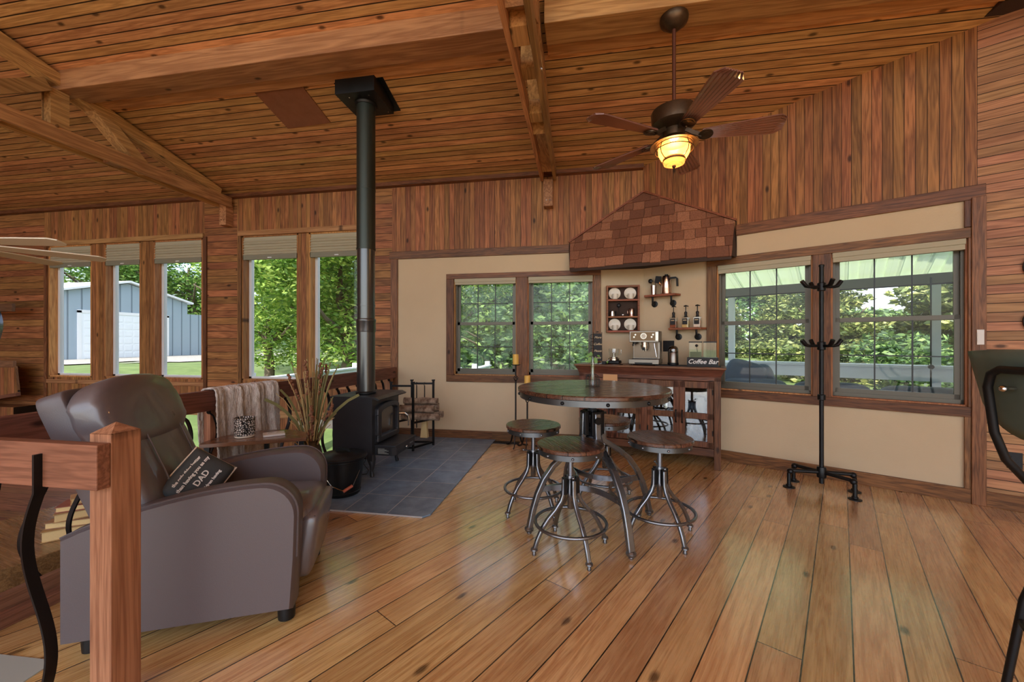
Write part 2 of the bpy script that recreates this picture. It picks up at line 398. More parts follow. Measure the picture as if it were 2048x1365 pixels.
def custom():
    t = NT('cedar shingles'); g = t.n('NewGeometry').outputs['Random Per Island']; tc = t.n('TexCoord').outputs['Object']
    c = t.ramp(g, [(0, srgb(112,72,54)), (.5, srgb(146,98,74)), (1, srgb(180,128,98))])
    n2 = t.noise(t.comb(t.math('MULTIPLY', t.dot(tc, X), 120), t.math('MULTIPLY', t.dot(tc, Y), 120), t.math('MULTIPLY', t.dot(tc, Z), 12)), 1, 3)
    t.l(t.mix(t.mrange(n2, .35, .65, 0, .5), c, srgb(94,60,46)), t.b.inputs['Base Color']); t.b.inputs['Roughness'].default_value = .8; t.bump(n2, .4, .003)
    M['shingle'] = t.mat
    t = NT('blue grey slate tiles'); tc = t.n('TexCoord').outputs['Object']
    ux = t.math('FRACT', t.math('DIVIDE', t.math('ADD', t.dot(tc, X), 1.06+3.3), .332)); uy = t.math('FRACT', t.math('DIVIDE', t.math('ADD', t.dot(tc, Y), -2.645), .332))
    e = t.math('MINIMUM', t.math('MINIMUM', ux, t.math('SUBTRACT', 1, ux)), t.math('MINIMUM', uy, t.math('SUBTRACT', 1, uy)))
    gm = t.mrange(e, .008, .014, 1, 0)
    wn = t.n('TexWhiteNoise', noise_dimensions='2D')
    t.l(t.comb(t.math('FLOOR', t.math('DIVIDE', t.math('ADD', t.dot(tc, X), 1.06+3.3), .332)), t.math('FLOOR', t.math('DIVIDE', t.math('ADD', t.dot(tc, Y), -2.645), .332))), wn.inputs['Vector'])
    n1 = t.noise(tc, 7, 5, .65)
    c = t.mix(t.mrange(n1, .35, .7), srgb(96,122,148), srgb(134,160,186)); c = t.mix(t.math('MULTIPLY', wn.outputs['Value'], .35), c, srgb(92,100,108))
    t.l(t.mix(gm, c, srgb(176,180,184)), t.b.inputs['Base Color']); t.b.inputs['Roughness'].default_value = .36
    t.bump(t.math('SUBTRACT', t.noise(tc, 16, 5, .6), gm), .35, .006); M['tile'] = t.mat
    t = NT('black and white mosaic'); tc = t.n('TexCoord').outputs['Object']
    v = t.n('TexVoronoi', feature='DISTANCE_TO_EDGE'); v.inputs['Scale'].default_value = 75; t.l(tc, v.inputs['Vector'])
    t.l(t.mix(t.mrange(v.outputs['Distance'], .12, .2), srgb(22,24,26), srgb(206,200,194)), t.b.inputs['Base Color']); t.b.inputs['Roughness'].default_value = .25; M['mosaic'] = t.mat
    t = NT('grey ribbed steel siding'); tc = t.n('TexCoord').outputs['Object']
    f = t.math('FRACT', t.math('DIVIDE', t.math('ADD', t.dot(tc, Y), t.dot(tc, X)), .75)); e = t.math('MINIMUM', f, t.math('SUBTRACT', 1, f))
    gm = t.mrange(e, .02, .09, 1, 0); t.l(t.mix(gm, srgb(148,164,176), srgb(104,118,130)), t.b.inputs['Base Color']); t.b.inputs['Roughness'].default_value = .5
    t.bump(gm, .6, .05); M['siding'] = t.mat
    t = NT('long pile throw'); tc = t.n('TexCoord').outputs['Object']
    n1 = t.noise(t.comb(t.math('MULTIPLY', t.dot(tc, X), 30), t.math('MULTIPLY', t.dot(tc, Y), 60), t.math('MULTIPLY', t.dot(tc, Z), 12)), 1, 5, .7)
    n2 = t.noise(t.comb(0, t.math('MULTIPLY', t.dot(tc, Y), 14), t.math('MULTIPLY', t.dot(tc, Z), 1.2)), 1, 2)
    c = t.mix(t.mrange(n1, .35, .65), srgb(176,164,154), srgb(246,243,238)); c = t.mix(t.mrange(n2, .5, .7, 0, .6), c, srgb(140,120,106))
    t.l(c, t.b.inputs['Base Color']); t.b.inputs['Roughness'].default_value = .95; t.b.inputs['Sheen Weight'].default_value = .3; t.bump(n1, 1., .02); M['fur'] = t.mat
    t = NT('warm seeded lamp glass'); t.b.inputs['Base Color'].default_value = srgb(235,190,120); t.b.inputs['Roughness'].default_value = .2
    tc = t.n('TexCoord').outputs['Object']; n1 = t.math('FRACT', t.math('MULTIPLY', t.dot(tc, Z), 120)); n2 = t.noise(tc, 60, 2)
    s_ = t.mrange(t.math('MULTIPLY', n1, n2), .05, .5, .06, .5)
    t.b.inputs['Emission Color'].default_value = (1, .55, .18, 1); t.l(s_, t.b.inputs['Emission Strength'])
    tr_ = t.n('BsdfTransparent'); tr_.inputs[0].default_value = (1, .85, .6, 1); m_ = t.n('MixShader'); m_.inputs[0].default_value = .5
    t.l(t.b.outputs[0], m_.inputs[1]); t.l(tr_.outputs[0], m_.inputs[2]); t.l(m_.outputs[0], t.t.nodes['Material Output'].inputs[0]); M['lampglass'] = t.mat
    t = NT('white corrugated porch sheet'); tc = t.n('TexCoord').outputs['Object']; f_ = t.math('FRACT', t.math('DIVIDE', t.dot(tc, dU), .2775)); t.l(t.mix(t.mrange(t.math('ABSOLUTE', t.math('SUBTRACT', f_, .5)), .03, .05, 1, 0), srgb(232,240,220), srgb(120,134,112)), t.b.inputs['Base Color']); t.b.inputs['Roughness'].default_value = .5
    tl = t.n('BsdfTranslucent'); tl.inputs[0].default_value = srgb(214,232,186); m_ = t.n('MixShader'); m_.inputs[0].default_value = .22
    t.l(t.b.outputs[0], m_.inputs[1]); t.l(tl.outputs[0], m_.inputs[2]); t.l(m_.outputs[0], t.t.nodes['Material Output'].inputs[0]); M['porch'] = t.mat
custom()
# ---------------------------------------------------------------- room shell
def wall_grid(us, zs, th, holes, zone, MM=None):
    """wall in local x (along), z, thickness +y; holes = (u0,u1,z0,z1); zone(u,z) -> material slot"""
    us = sorted(set([round(u, 4) for u in us]+[round(h[i], 4) for h in holes for i in (0, 1)])); zs = sorted(set([round(z, 4) for z in zs]+[round(h[i], 4) for h in holes for i in (2, 3)]))
    mb = MB()
    for a, b in zip(us, us[1:]):
        for c, d in zip(zs, zs[1:]):
            mu, mz = (a+b)/2, (c+d)/2
            if any(h[0] < mu < h[1] and h[2] < mz < h[3] for h in holes): continue
            mb.cur = zone(mu, mz); mb.box(a, b, 0, th, c, d, MM)
    return mb

LW = [(-8.29,-7.45), (-7.20,-6.53), (-6.295,-5.435), (-4.77,-3.874), (-3.703,-2.86)]
ZL0, ZL1 = .70, 2.76
CW = [(-1.61,-.79), (-.65,.16)]; ZC0, ZC1 = .82, 2.06
DW = [(.797,1.608), (1.742,2.569)]; ZD0, ZD1 = .745, 2.055
def zoneLC(u, z):       # 0 vertical, 1 horizontal, 2 plaster
    if u < -8.38 or -5.40 < u < -4.85 or -2.83 < u < -2.47: return 1
    if u > -2.47 and z < 2.36: return 2
    return 0
holes = [(a, b, ZL0, ZL1) for a, b in LW]+[(a, b, ZC0, ZC1) for a, b in CW]+[(-3.9, -3.0, -1.79, .25), (-6.2, -5.2, -1.1, .2)]
TY = Matrix.Translation((0, 4.92, 0))
struct(build('wall_back', wall_grid([-10.1,-8.38,-5.40,-4.85,-2.83,-2.47,.80], [-2.2,2.36,ceil_z(4.92)+.02], .16, holes, zoneLC, TY), [M['vert'], M['horz'], M['plaster']], smooth=0))
def zoneD(u, z):
    if u > 2.62: return 1
    return 2 if z < 2.36 else 0
struct(build('wall_right', wall_grid([-.0,2.62,6.4], [-.3,2.36,3.69,4.3], .16, [(a, b, ZD0, ZD1) for a, b in DW], zoneD, MD), [M['vertD'], M['horzD'], M['plaster']], smooth=0))
# walls beside and behind the camera (the back of the room is open to daylight)
EX, EY = D(6.3)[0], D(6.3)[1]
struct(build('wall_side', MB().box(EX, EX+.15, -6.2, EY, -.3, 6.2), M['plaster'], smooth=0))
struct(build('wall_left', MB().box(-10.15, -10, -6.2, 5.08, -2.2, 6.2), M['horz'], smooth=0))

# floors
fl = [(-2.62, 4.92), (.744, 4.92), (EX, EY), (EX, -6.2), (-2.62, -6.2)]
struct(build('floor', MB().prism(fl, -.25, 0), M['floor'], smooth=0))
mb = MB().box(-10, -2.62, -6.2, 3.7, -.62, -.42); struct(build('floor', mb, M['lowfloor'], smooth=0))
struct(build('floor', MB().box(-10, -2.62, 3.7, 4.92, -2.0, -1.82), M['lowfloor'], smooth=0))
struct(build('trim_1', MB().box(-10, -2.62, 3.66, 3.72, -1.82, -.42), M['horz'], smooth=0))
# hearth of slate tiles
hp = [(-1.06, 4.91), (-1.06, 2.70), (-1.105, 2.645), (-2.475, 2.645), (-2.375, 4.91)]
tag(build('tile_hearth', MB().prism(hp, .0, .012), M['tile'], bevel=.003, smooth=0), 'blue grey slate tile hearth pad laid on the floor under the wood stove', 'hearth')

# ceiling
def slab(x0, x1, y0, y1, th, off=0):
    return MB().add([(x, y, ceil_z(y)+off+t_) for x in (x0, x1) for y in (y0, y1) for t_ in (0, th)], [(0,1,3,2),(4,6,7,5),(0,4,5,1),(2,3,7,6),(0,2,6,4),(1,5,7,3)])
struct(build('ceiling', slab(-10.1, 6.3, -6.2, 5.0, .14), M['ceil'], smooth=0))
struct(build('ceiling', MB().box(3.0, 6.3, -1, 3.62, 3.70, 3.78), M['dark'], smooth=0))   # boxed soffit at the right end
struct(build('trim_2', slab(-10, .74, 4.87, 4.92, .05, -.05), M['trimX'], smooth=0))
# purlin beam under the ceiling
b = thing('ceiling_beam', 'long horizontal pine purlin beam boxed under the plank ceiling', 'beam', (0, 3.1, 3.66))
build('beam', MB().box(-5.0, -.50, 2.985, 3.22, 3.66, 3.86), M['beam'], b, world=True, bevel=.006, smooth=0)
build('beam', MB().box(-.27, 4.2, 2.985, 3.22, 3.66, 3.86), M['beam'], b, world=True, bevel=.006, smooth=0)
build('ledge_board', MB().box(-5.0, -.50, 3.222, 3.40, 3.70, 3.80), M['beam'], b, world=True, smooth=0)
build('ledge_board', MB().box(-.27, 4.2, 3.222, 3.40, 3.70, 3.80), M['beam'], b, world=True, smooth=0)
for i, dx in enumerate(()): pass

def truss(xc, label, dz=0):
    t = thing('roof_truss', label, 'truss', (xc, 4.9, 3.23), 0, 'roof trusses of doubled boards')
    for sx in (-.077, .077):
        build('bottom_chord', MB().box(xc+sx-.019, xc+sx+.019, -1.5, 4.86, 3.225+dz, 3.365+dz), M['beamY'], t, world=True, bevel=.004, smooth=0)
    top = [(xc, y, ceil_z(y)-.09) for y in (-1.5, 4.7)]
    build('top_chord', MB().bar(top, .11, .16, X), M['beamY'], t, world=True, smooth=0)
    build('king_post', MB().box(xc-.055, xc+.055, 2.93, 3.07, 3.30+dz, 3.655), M['beamY'], t, world=True, smooth=0)
    build('web', MB().bar([(xc, 3.30, 3.66), (xc, 3.80, 3.28+dz)], .11, .14, X), M['beamY'], t, world=True, smooth=0)
    build('web', MB().bar([(xc, 2.90, 3.66), (xc, 2.30, 3.30+dz)], .11, .16, X), M['beamY'], t, world=True, smooth=0)
    build('spacer_block', MB().box(xc-.055, xc+.055, 2.45, 2.62, 3.23+dz, 3.36+dz), M['beamY'], t, world=True, smooth=0)
    build('spacer_block', MB().box(xc-.055, xc+.055, 3.42, 3.56, 3.235+dz, 3.36+dz), M['beamY'], t, world=True, smooth=0)
    for y in (2.2, 2.95):
        build('bolt', MB().cyl((xc+.096, y, 3.29), (xc+.106, y, 3.29), .014), M['chrome'], t, world=True)
    build('wall_bracket', MB().box(xc-.055, xc+.055, 4.80, 4.918, 2.90, 3.225), M['beamY'], t, world=True, smooth=0)
    for dx in (-.02, .02):
        build('bolt', MB().cyl((xc+dx, 4.797, 2.97), (xc+dx, 4.80, 2.97), .008), M['chrome'], t, world=True)
    return t
truss(-.385, 'doubled board roof truss beside the fan, running over the middle of the room')
truss(-4.97, 'doubled board roof truss at the left end of the purlin beam, with web braces', -.07)

# access panel in the ceiling, left of the flue
pn = MB()
q = [(-3.18, 3.41), (-2.65, 3.40), (-2.65, 3.86), (-3.18, 3.88)]
pn.add([(x, y, ceil_z(y)-.012) for x, y in q]+[(x, y, ceil_z(y)+.01) for x, y in q], [(0,1,2,3),(7,6,5,4),(0,4,5,1),(1,5,6,2),(2,6,7,3),(3,7,4,0)])
tag(build('ceiling_panel', pn, M['panel'], smooth=0), 'flat brown board panel set in the plank ceiling left of the flue box', 'panel')

# trims on the back wall
tn = [3]
def trimC(x0, x1, z0, z1, m='trimX', y=4.92, th=.022):
    struct(build('trim_%d' % tn[0], MB().box(x0, x1, y-th, y+.001, z0, z1), M[m], smooth=0, bevel=.003)); tn[0] += 1
trimC(-2.50, -.12, 2.345, 2.445)
trimC(-2.485, -2.385, .0, 2.345, 'trimZ')
trimC(-8.34, -5.40, 2.76, 2.83, 'beam', th=.03); trimC(-4.82, -2.80, 2.76, 2.83, 'beam', th=.03)
trimC(-8.36, -5.40, .60, .66, 'beam', th=.02); trimC(-4.82, -2.80, .60, .66, 'beam', th=.02)
trimC(-8.36, -2.66, .18, .28, 'beam', th=.02)
for a in (-8.36, -5.40, -4.82, -2.83): trimC(a, a+.05, .28, 2.78, 'trimZ')
for i, (x0, x1) in enumerate(((-2.385, -1.1), (-1.1, .74))):
    struct(build('baseboard_back', MB().box(x0, x1, 4.895, 4.921, 0, .11), M['trimX'], smooth=0, bevel=.003))
# trims on the angled wall
def trimD(s0, s1, z0, z1, up=False, th=.022):
    M.setdefault('tdH', wood('dark stained trim on angled wall', srgb(140,94,60), srgb(68,42,26), Z, dU, 0, knot=.5, grain=1.6, rough=.42))
    M.setdefault('tdV', wood('dark stained upright trim on angled wall', srgb(152,104,70), srgb(80,50,32), dU, Z, 0, knot=.5, grain=1.6, rough=.42))
    struct(build('trim_%d' % tn[0], MB().box(s0, s1, -th, .001, z0, z1, MD), M['tdV' if up else 'tdH'], smooth=0, bevel=.003)); tn[0] += 1
trimD(.98, 2.66, 2.346, 2.456)
trimD(2.585, 2.66, 0, 2.36, True, .035)
trimD(2.55, 2.585, .11, .70, True); trimD(2.55, 2.585, 2.14, 2.346, True)
struct(build('baseboard_right', MB().box(.0, 2.585, -.025, .001, 0, .11, MD), M['tdH'], smooth=0, bevel=.003))
struct(build('baseboard_right', MB().box(2.66, 6.3, -.025, .001, 0, .11, MD), M['tdH'], smooth=0, bevel=.003))

# ---------------------------------------------------------------- windows
def dwindow(n, a, b, z0, z1, MM, pane, frames, trimH, trimV, casing):
    """double-hung window with a 3 x 2 grid in each sash; casing = trim boxes round the opening"""
    w_ = bpy.data.objects.new('window_%d' % n, None); COL.objects.link(w_); w_['kind'] = 'structure'
    y0, y1 = .045, .10
    fr = MB()
    for x0, x1, p, q in ((a, a+.03, z0, z1), (b-.03, b, z0, z1), (a, b, z0, z0+.045), (a, b, z1-.03, z1)): fr.box(x0, x1, y0, y1+.03, p, q, MM)
    build('window_frame', fr, M['sash'], w_, smooth=0)
    zm = z0+(z1-z0)*.535
    for k, (p, q, yy) in enumerate(((z0+.045, zm+.02, y0+.01), (zm-.02, z1-.03, y0+.04))):
        sh = MB()
        for x0, x1, c, d in ((a+.03, a+.062, p, q), (b-.062, b-.03, p, q), (a+.03, b-.03, p, p+.038), (a+.03, b-.03, q-.036, q)): sh.box(x0, x1, yy, yy+.028, c, d, MM)
        s_ = build('sash', sh, M['sash'], w_, smooth=0)
        gx0, gx1, gz0, gz1 = a+.062, b-.062, p+.038, q-.036
        g = MB()
        for i in (1, 2): x = gx0+(gx1-gx0)*i/3; g.box(x-.005, x+.005, yy+.006, yy+.020, gz0, gz1, MM)
        z = (gz0+gz1)/2; g.box(gx0, gx1, yy+.0065, yy+.0195, z-.005, z+.005, MM)
        build('grid_bars', g, M['blackgrid'], s_, smooth=0)
        build('pane', MB().box(gx0, gx1, yy+.011, yy+.014, gz0, gz1, MM), M[pane], s_, smooth=0)
    jm = MB()
    for x0, x1, p, q in ((a-.001, a+.012, z0, z1), (b-.012, b+.001, z0, z1), (a, b, z0-.001, z0+.012), (a, b, z1-.012, z1+.001)): jm.box(x0, x1, -.0, y0, p, q, MM)
    build('jamb', jm, M['jamb'], w_, smooth=0)
    for x0, x1, p, q, up in casing:
        build('casing', MB().box(x0, x1, -.024, .0, p, q, MM), M[trimV if up else trimH], w_, smooth=0, bevel=.003)
    return w_
dwindow(1, *CW[0], ZC0, ZC1, TY, 'wetglass', None, 'trimX', 'trimZ', [(-1.71, .245, 2.06, 2.125, 0), (-1.71, .245, .735, .82, 0), (-1.71, -1.61, .82, 2.06, 1)])
dwindow(2, *CW[1], ZC0, ZC1, TY, 'wetglass', None, 'trimX', 'trimZ', [(-.79, -.65, .82, 2.06, 1), (.16, .245, .82, 2.06, 1)])
dwindow(3, *DW[0], ZD0, ZD1, MD, 'glass', None, 'tdH', 'tdV', [(.70, 2.585, 2.055, 2.135, 0), (.70, 2.585, .665, .745, 0), (.70, .797, .745, 2.055, 1)])
dwindow(4, *DW[1], ZD0, ZD1, MD, 'glass', None, 'tdH', 'tdV', [(1.608, 1.742, .745, 2.055, 1), (2.569, 2.585, .745, 2.055, 1)])
for i, (a, b) in enumerate(LW):
    w_ = bpy.data.objects.new('window_%d' % (i+5), None); COL.objects.link(w_); w_['kind'] = 'structure'
    j = MB()
    for x0, x1, p, q in ((a-.001, a+.02, ZL0, ZL1), (b-.02, b+.001, ZL0, ZL1), (a, b, ZL0, ZL0+.02), (a, b, ZL1-.02, ZL1)): j.box(x0, x1, 0, .12, p, q, TY)
    build('jamb', j, M['jamb'], w_, smooth=0)
    f = MB()
    for x0, x1, p, q in ((a+.02, a+.06, ZL0+.02, ZL1-.02), (b-.06, b-.02, ZL0+.02, ZL1-.02), (a+.02, b-.02, ZL0+.02, ZL0+.045), (a+.02, b-.02, ZL1-.05, ZL1-.02)): f.box(x0, x1, .10, .15, p, q, TY)
    build('window_frame', f, M['white'], w_, smooth=0)
    build('pane', MB().box(a+.06, b-.06, .122, .126, ZL0+.045, ZL1-.05, TY), M['glass'], w_, smooth=0)
# lower entry door with glass, and lower window
dr = struct(build('door_1', wall_grid([-3.9, -3.0], [-1.79, .25], .05, [(-3.68, -3.22, -1.2, .05)], lambda u, z: 0, Matrix.Translation((0, 4.96, 0))), M['creamdoor'], smooth=0))
g = MB()
for x0, x1, p, q in ((-3.70, -3.66, -1.22, .07), (-3.24, -3.20, -1.22, .07), (-3.70, -3.20, .05, .09)): g.box(x0, x1, 4.95, 4.96, p, q)
build('door_moulding', g, M['creamdoor'], dr, smooth=0)
build('door_pane', MB().box(-3.68, -3.22, 4.98, 4.985, -1.2, .05), M['glass'], dr, smooth=0)
w_ = bpy.data.objects.new('window_10', None); COL.objects.link(w_); w_['kind'] = 'structure'
f = MB()
for x0, x1, p, q in ((-6.2, -6.16, -1.1, .2), (-5.24, -5.2, -1.1, .2), (-6.2, -5.2, -1.1, -1.06), (-6.2, -5.2, .16, .2)): f.box(x0, x1, 5.0, 5.05, p, q)
build('window_frame', f, M['white'], w_, smooth=0); build('pane', MB().box(-6.16, -5.24, 5.02, 5.024, -1.06, .16), M['glass'], w_, smooth=0)

# blinds
def blind(a, b, zt, zb, MM, label, deep):
    t = thing('window_blind', label, 'blind', tuple((MM @ Vector(((a+b)/2, 0, zt)))), 0, 'pleated blinds on the tall windows' if deep else 'slim roller blinds on the gridded windows')
    yb = .012
    if deep:
        build('head_rail', MB().box(a+.01, b-.01, yb, yb+.05, zt-.035, zt, MM), M['blind'], t, world=True, smooth=0)
        m = MB(); n = 6; z = zt-.035; h = (z-zb-.06)/n
        for k in range(n):
            z1 = z-k*h; z0 = z1-h
            m.add([(a+.012, yb+.002, z1), (b-.012, yb+.002, z1), (b-.012, yb-.012-.004*(k % 2), (z0+z1)/2-.006), (a+.012, yb-.012-.004*(k % 2), (z0+z1)/2-.006), (b-.012, yb+.002, z0), (a+.012, yb+.002, z0)], [(0,1,2,3),(3,2,4,5)], MM)
        build('pleats', m, M['blind'], t, world=True, smooth=0)
        build('bottom_rail', MB().box(a+.01, b-.01, yb-.012, yb+.02, zb, zb+.065, MM), M['blindgrey'], t, world=True, smooth=0)
        build('pull_tab', MB().box((a+b)/2-.03, (a+b)/2+.03, yb-.02, yb-.01, zb+.015, zb+.028, MM), M['white'], t, world=True, smooth=0)
    else:
        build('cassette', MB().box(a+.01, b-.01, -.02, .035, zt-.045, zt, MM), M['blind'], t, world=True, smooth=0, bevel=.004)
        build('bottom_rail', MB().box(a+.014, b-.014, -.012, .025, zb, zt-.045, MM), M['blind'], t, world=True, smooth=0)
bl = ['leftmost of the five tall windows', 'second tall window from the left', 'third tall window from the left', 'tall window right of the plank pier', 'tall window behind the stove flue']
for (a, b), s_ in zip(LW, bl): blind(a, b, ZL1-.02, 2.42, TY, 'cream pleated blind raised at the top of the '+s_, True)
blind(*CW[0], ZC1, ZC1-.075, TY, 'slim cream blind rolled up on the back wall window behind the candles, left sash pair', False)
blind(*CW[1], ZC1, ZC1-.075, TY, 'slim cream blind rolled up on the back wall window left of the coffee nook', False)
blind(*DW[0], ZD1, ZD1-.085, MD, 'slim cream blind rolled up on the porch window right of the coffee nook', False)
blind(*DW[1], ZD1, ZD1-.085, MD, 'slim cream blind rolled up on the widest porch window at far right', False)

# ---------------------------------------------------------------- outdoors
gm = MB(); gx = [-140+280*i/56 for i in range(57)]; gy = [-60+5.1+300*i/60-5 for i in range(61)]
def gz(x, y):
    if y < 5.2 and x > -14: z = -.75 if x > -2.2 else -1.9
    else: z = -1.9+min(1, max(0, (y-6)/14))*1.93 if x < -1.0 else -.75+min(1, max(0, (y-6)/14))*.72
    if x < -14: z = -1.9+min(1, max(0, (-x-10)/11+max(0, y-14)/12))*1.93
    if x > 4: z = -.6+min(1, (abs(x)+max(0, y))/40)*.5
    return z+.04*math.sin(x*.31)*math.cos(y*.23)+max(0, (y-70))*.01
gm = MB(); nx, ny = len(gx), 61
gm.v = [(x, y, gz(x, y)) for y in gy for x in gx]
gm.f = [(j*nx+i, j*nx+i+1, (j+1)*nx+i+1, (j+1)*nx+i) for j in range(ny-1) for i in range(nx-1)]; gm.m = [0]*len(gm.f)
struct(build('floor', MB().box(-12, 8, -22, -6.2, -.25, -.05), M['bounce_slab'], smooth=0))  # unseen pale slab added behind the camera to bounce sunlight onto the ceiling
ground = build('lawn', gm, M['grass']); ground['kind'] = 'structure'; ground.name = 'ground'
gr = MB()
for i in range(24):
    for j in range(40):
        x0, y0 = -33+i*.6, 12+j*.6; x1, y1 = x0+.6, y0+.6
        if x0 > -24.2+2.0*math.sin(y0*.35) or (x0 > -27 and math.sin(x0*1.3+y0*.9) > .75): continue
        gr.add([(x, y, max(.02, gz(x, y))+.05) for x, y in ((x0, y0), (x1, y0), (x1, y1), (x0, y1))], [(0, 1, 2, 3)])
tag(build('gravel_drive', gr, M['gravel'], smooth=0), 'pale gravel strip on the ground in front of the grey garage', 'gravel', kind='stuff')

def garage():
    t = thing('garage', 'grey ribbed steel garage with white doors, seen through the left windows', 'garage', (-33.5, 24, 0))
    y0, y1, yp = 20.0, 28.5, 24.0
    m = MB(); prof = [(y0, 0), (y1, 0), (y1, 4.5), (yp, 5.55), (y0, 4.5)]
    m.add([(-33, y, z) for y, z in prof]+[(-43, y, z) for y, z in prof], [(0,1,2,3,4),(9,8,7,6,5),(0,5,6,1),(1,6,7,2),(2,7,8,3),(3,8,9,4),(4,9,5,0)])
    build('wall', m, M['siding'], t, world=True, smooth=0)
    r = MB()
    for a, b in (((y0-.3, 4.45), (yp, 5.62)), ((yp, 5.62), (y1+.3, 4.45))):
        r.add([(x, a[0], a[1]+d) for x in (-32.7, -43.2) for d in (0, .14)]+[(x, b[0], b[1]+d) for x in (-32.7, -43.2) for d in (0, .14)], [(0,1,3,2),(4,6,7,5),(0,4,5,1),(2,3,7,6),(0,2,6,4),(1,5,7,3)])
    build('roof', r, M['white'], t, world=True, smooth=0)
    d = build('garage_door', MB().box(-33, -32.93, 21.2, 26.7, 0, 3.2), M['garagewhite'], t, world=True, smooth=0)
    p = MB()
    for i in range(6):
        for j in range(9):
            yy = 21.35+j*.6; zz = .1+i*.52
            p.box(-32.93, -32.915, yy, yy+.48, zz, zz+.38)
    pp = build('door_panels', p, M['garagewhite'], t, world=True, smooth=0, bevel=.02)
    tr = MB()
    for a, b, c, e in ((21.0, 21.2, 0, 3.35), (26.7, 26.9, 0, 3.35), (21.0, 26.9, 3.2, 3.4)): tr.box(-33, -32.9, a, b, c, e)
    build('door_trim', tr, M['white'], t, world=True, smooth=0)
    build('side_shed', MB().box(-43, -33, 28.5, 34.5, 0, 3.6), M['siding'], t, world=True, smooth=0)
garage()

# foliage
def leafcloud(name, n, blobs, size, mat, seed, parent=None, flatness=.5, up=0.):
    rs = np.random.RandomState(seed); bl = np.array(blobs, float)     # x,y,z,rx,ry,rz
    wgt = bl[:, 3]*bl[:, 4]*bl[:, 5]; wgt /= wgt.sum()
    k = rs.choice(len(bl), n, p=wgt)
    d = rs.normal(size=(n, 3)); d /= np.linalg.norm(d, axis=1)[:, None]
    r = rs.uniform(.45, 1, n)**.6
    r *= 1+.12*np.sin(d[:, 0]*9+k)*np.cos(d[:, 2]*8)
    c = bl[k, :3]+d*bl[k, 3:]*r[:, None]
    a = rs.normal(size=(n, 3)); a[:, 2] *= flatness; a /= np.linalg.norm(a, axis=1)[:, None]
    b = np.cross(a, rs.normal(size=(n, 3))); b /= np.linalg.norm(b, axis=1)[:, None]
    s = size*rs.uniform(.6, 1.35, n)[:, None]
    v = np.stack([c-a*s, c+b*s*.42-a*s*.1, c+a*s, c-b*s*.42-a*s*.1], 1).reshape(-1, 3)
    me = bpy.data.meshes.new(name); me.vertices.add(4*n); me.vertices.foreach_set('co', v.ravel())
    me.loops.add(4*n); me.loops.foreach_set('vertex_index', np.arange(4*n)); me.polygons.add(n)
    me.polygons.foreach_set('loop_start', np.arange(n)*4); me.polygons.foreach_set('loop_total', np.full(n, 4)); me.update(); me.validate()
    me.materials.append(mat); o = bpy.data.objects.new(name, me); COL.objects.link(o)
    if parent is not None: o.parent = parent
    return o
def tree_proto(label, h, rad, n, size, mat, seed, kind='broad', group='trees beyond the lawn', name='broadleaf_tree'):
    t = thing(name, label, 'tree', (0, 0, 0), 0, group); rs = random.Random(seed)
    if kind == 'broad':
        bl = []
        for i in range(16):
            a = rs.uniform(0, 6.28); q = rs.uniform(0, .75)*rad; z = rs.uniform(.28, .95)*h
            rr = rad*rs.uniform(.32, .5)*(1.1-.5*abs(z/h-.55)); bl.append((q*math.cos(a), q*math.sin(a), z, rr, rr, rr*.8))
    else:
        bl = []
        for i in range(22):
            f = i/21; z = .06*h+f*h*.9; rr = rad*(1-f)**.75+.12*rad
            for k in range(4):
                a = rs.uniform(0, 6.28); q = rs.uniform(.35, .75); bl.append((rr*q*math.cos(a), rr*q*math.sin(a), z+rs.uniform(-.02, .02)*h, rr*.36, rr*.36, h*.032))
    leafcloud('crown', n, bl, size, mat, seed, t, .45)
    tr = MB(); pts = [(0, 0, -.3)]+[(rs.uniform(-.12, .12)*i, rs.uniform(-.12, .12)*i, h*.17*i) for i in range(1, 5)]
    tr.tube(pts, [rad*.07, rad*.06, rad*.05, rad*.035, rad*.015], 9)
    for i in range(7 if kind == 'broad' else 3):
        a = rs.uniform(0, 6.28); z = h*rs.uniform(.25, .6); e = rad*rs.uniform(.5, .8)
        tr.tube([(0, 0, z), (e*.5*math.cos(a), e*.5*math.sin(a), z+h*.06), (e*math.cos(a), e*math.sin(a), z+h*.17)], [rad*.03, rad*.02, rad*.008], 6)
    build('trunk', tr, M['trunk'], t); return t
def place(t, x, y, s=1, rz=0, label=None, z=None, sz=None):
    t.location = (x, y, (gz(x, y) if z is None else z)); t.scale = (s, s, sz or s); t.rotation_euler = (0, 0, rz)
    if label: t['label'] = label
def dup(t, *a, **k):
    c = copy_tree(t); place(c, *a, **k); return c
A = tree_proto('leafy bright green tree right outside the tall windows, branches across the glass', 8.5, 3.6, 30000, .095, M['leafA'], 3, group='leafy trees close to the left windows')
place(A, -8.3, 13.0, 1, .3, z=-1.6)
dup(A, -5.6, 16.0, 1.05, 2.1, 'bright leafy tree behind the stove flue, seen through the window right of the pier', z=-1.2)
dup(A, -13.4, 15.2, .9, 4., 'leafy tree hanging over the right side of the garage', z=-1.)
B = tree_proto('mid green broadleaf tree behind the garage roof', 13, 6.5, 15000, .19, M['leafB'], 5, group='broadleaf trees at the wood edge', name='broadleaf_tree')
place(B, -53.5, 24, 1.25, 0)
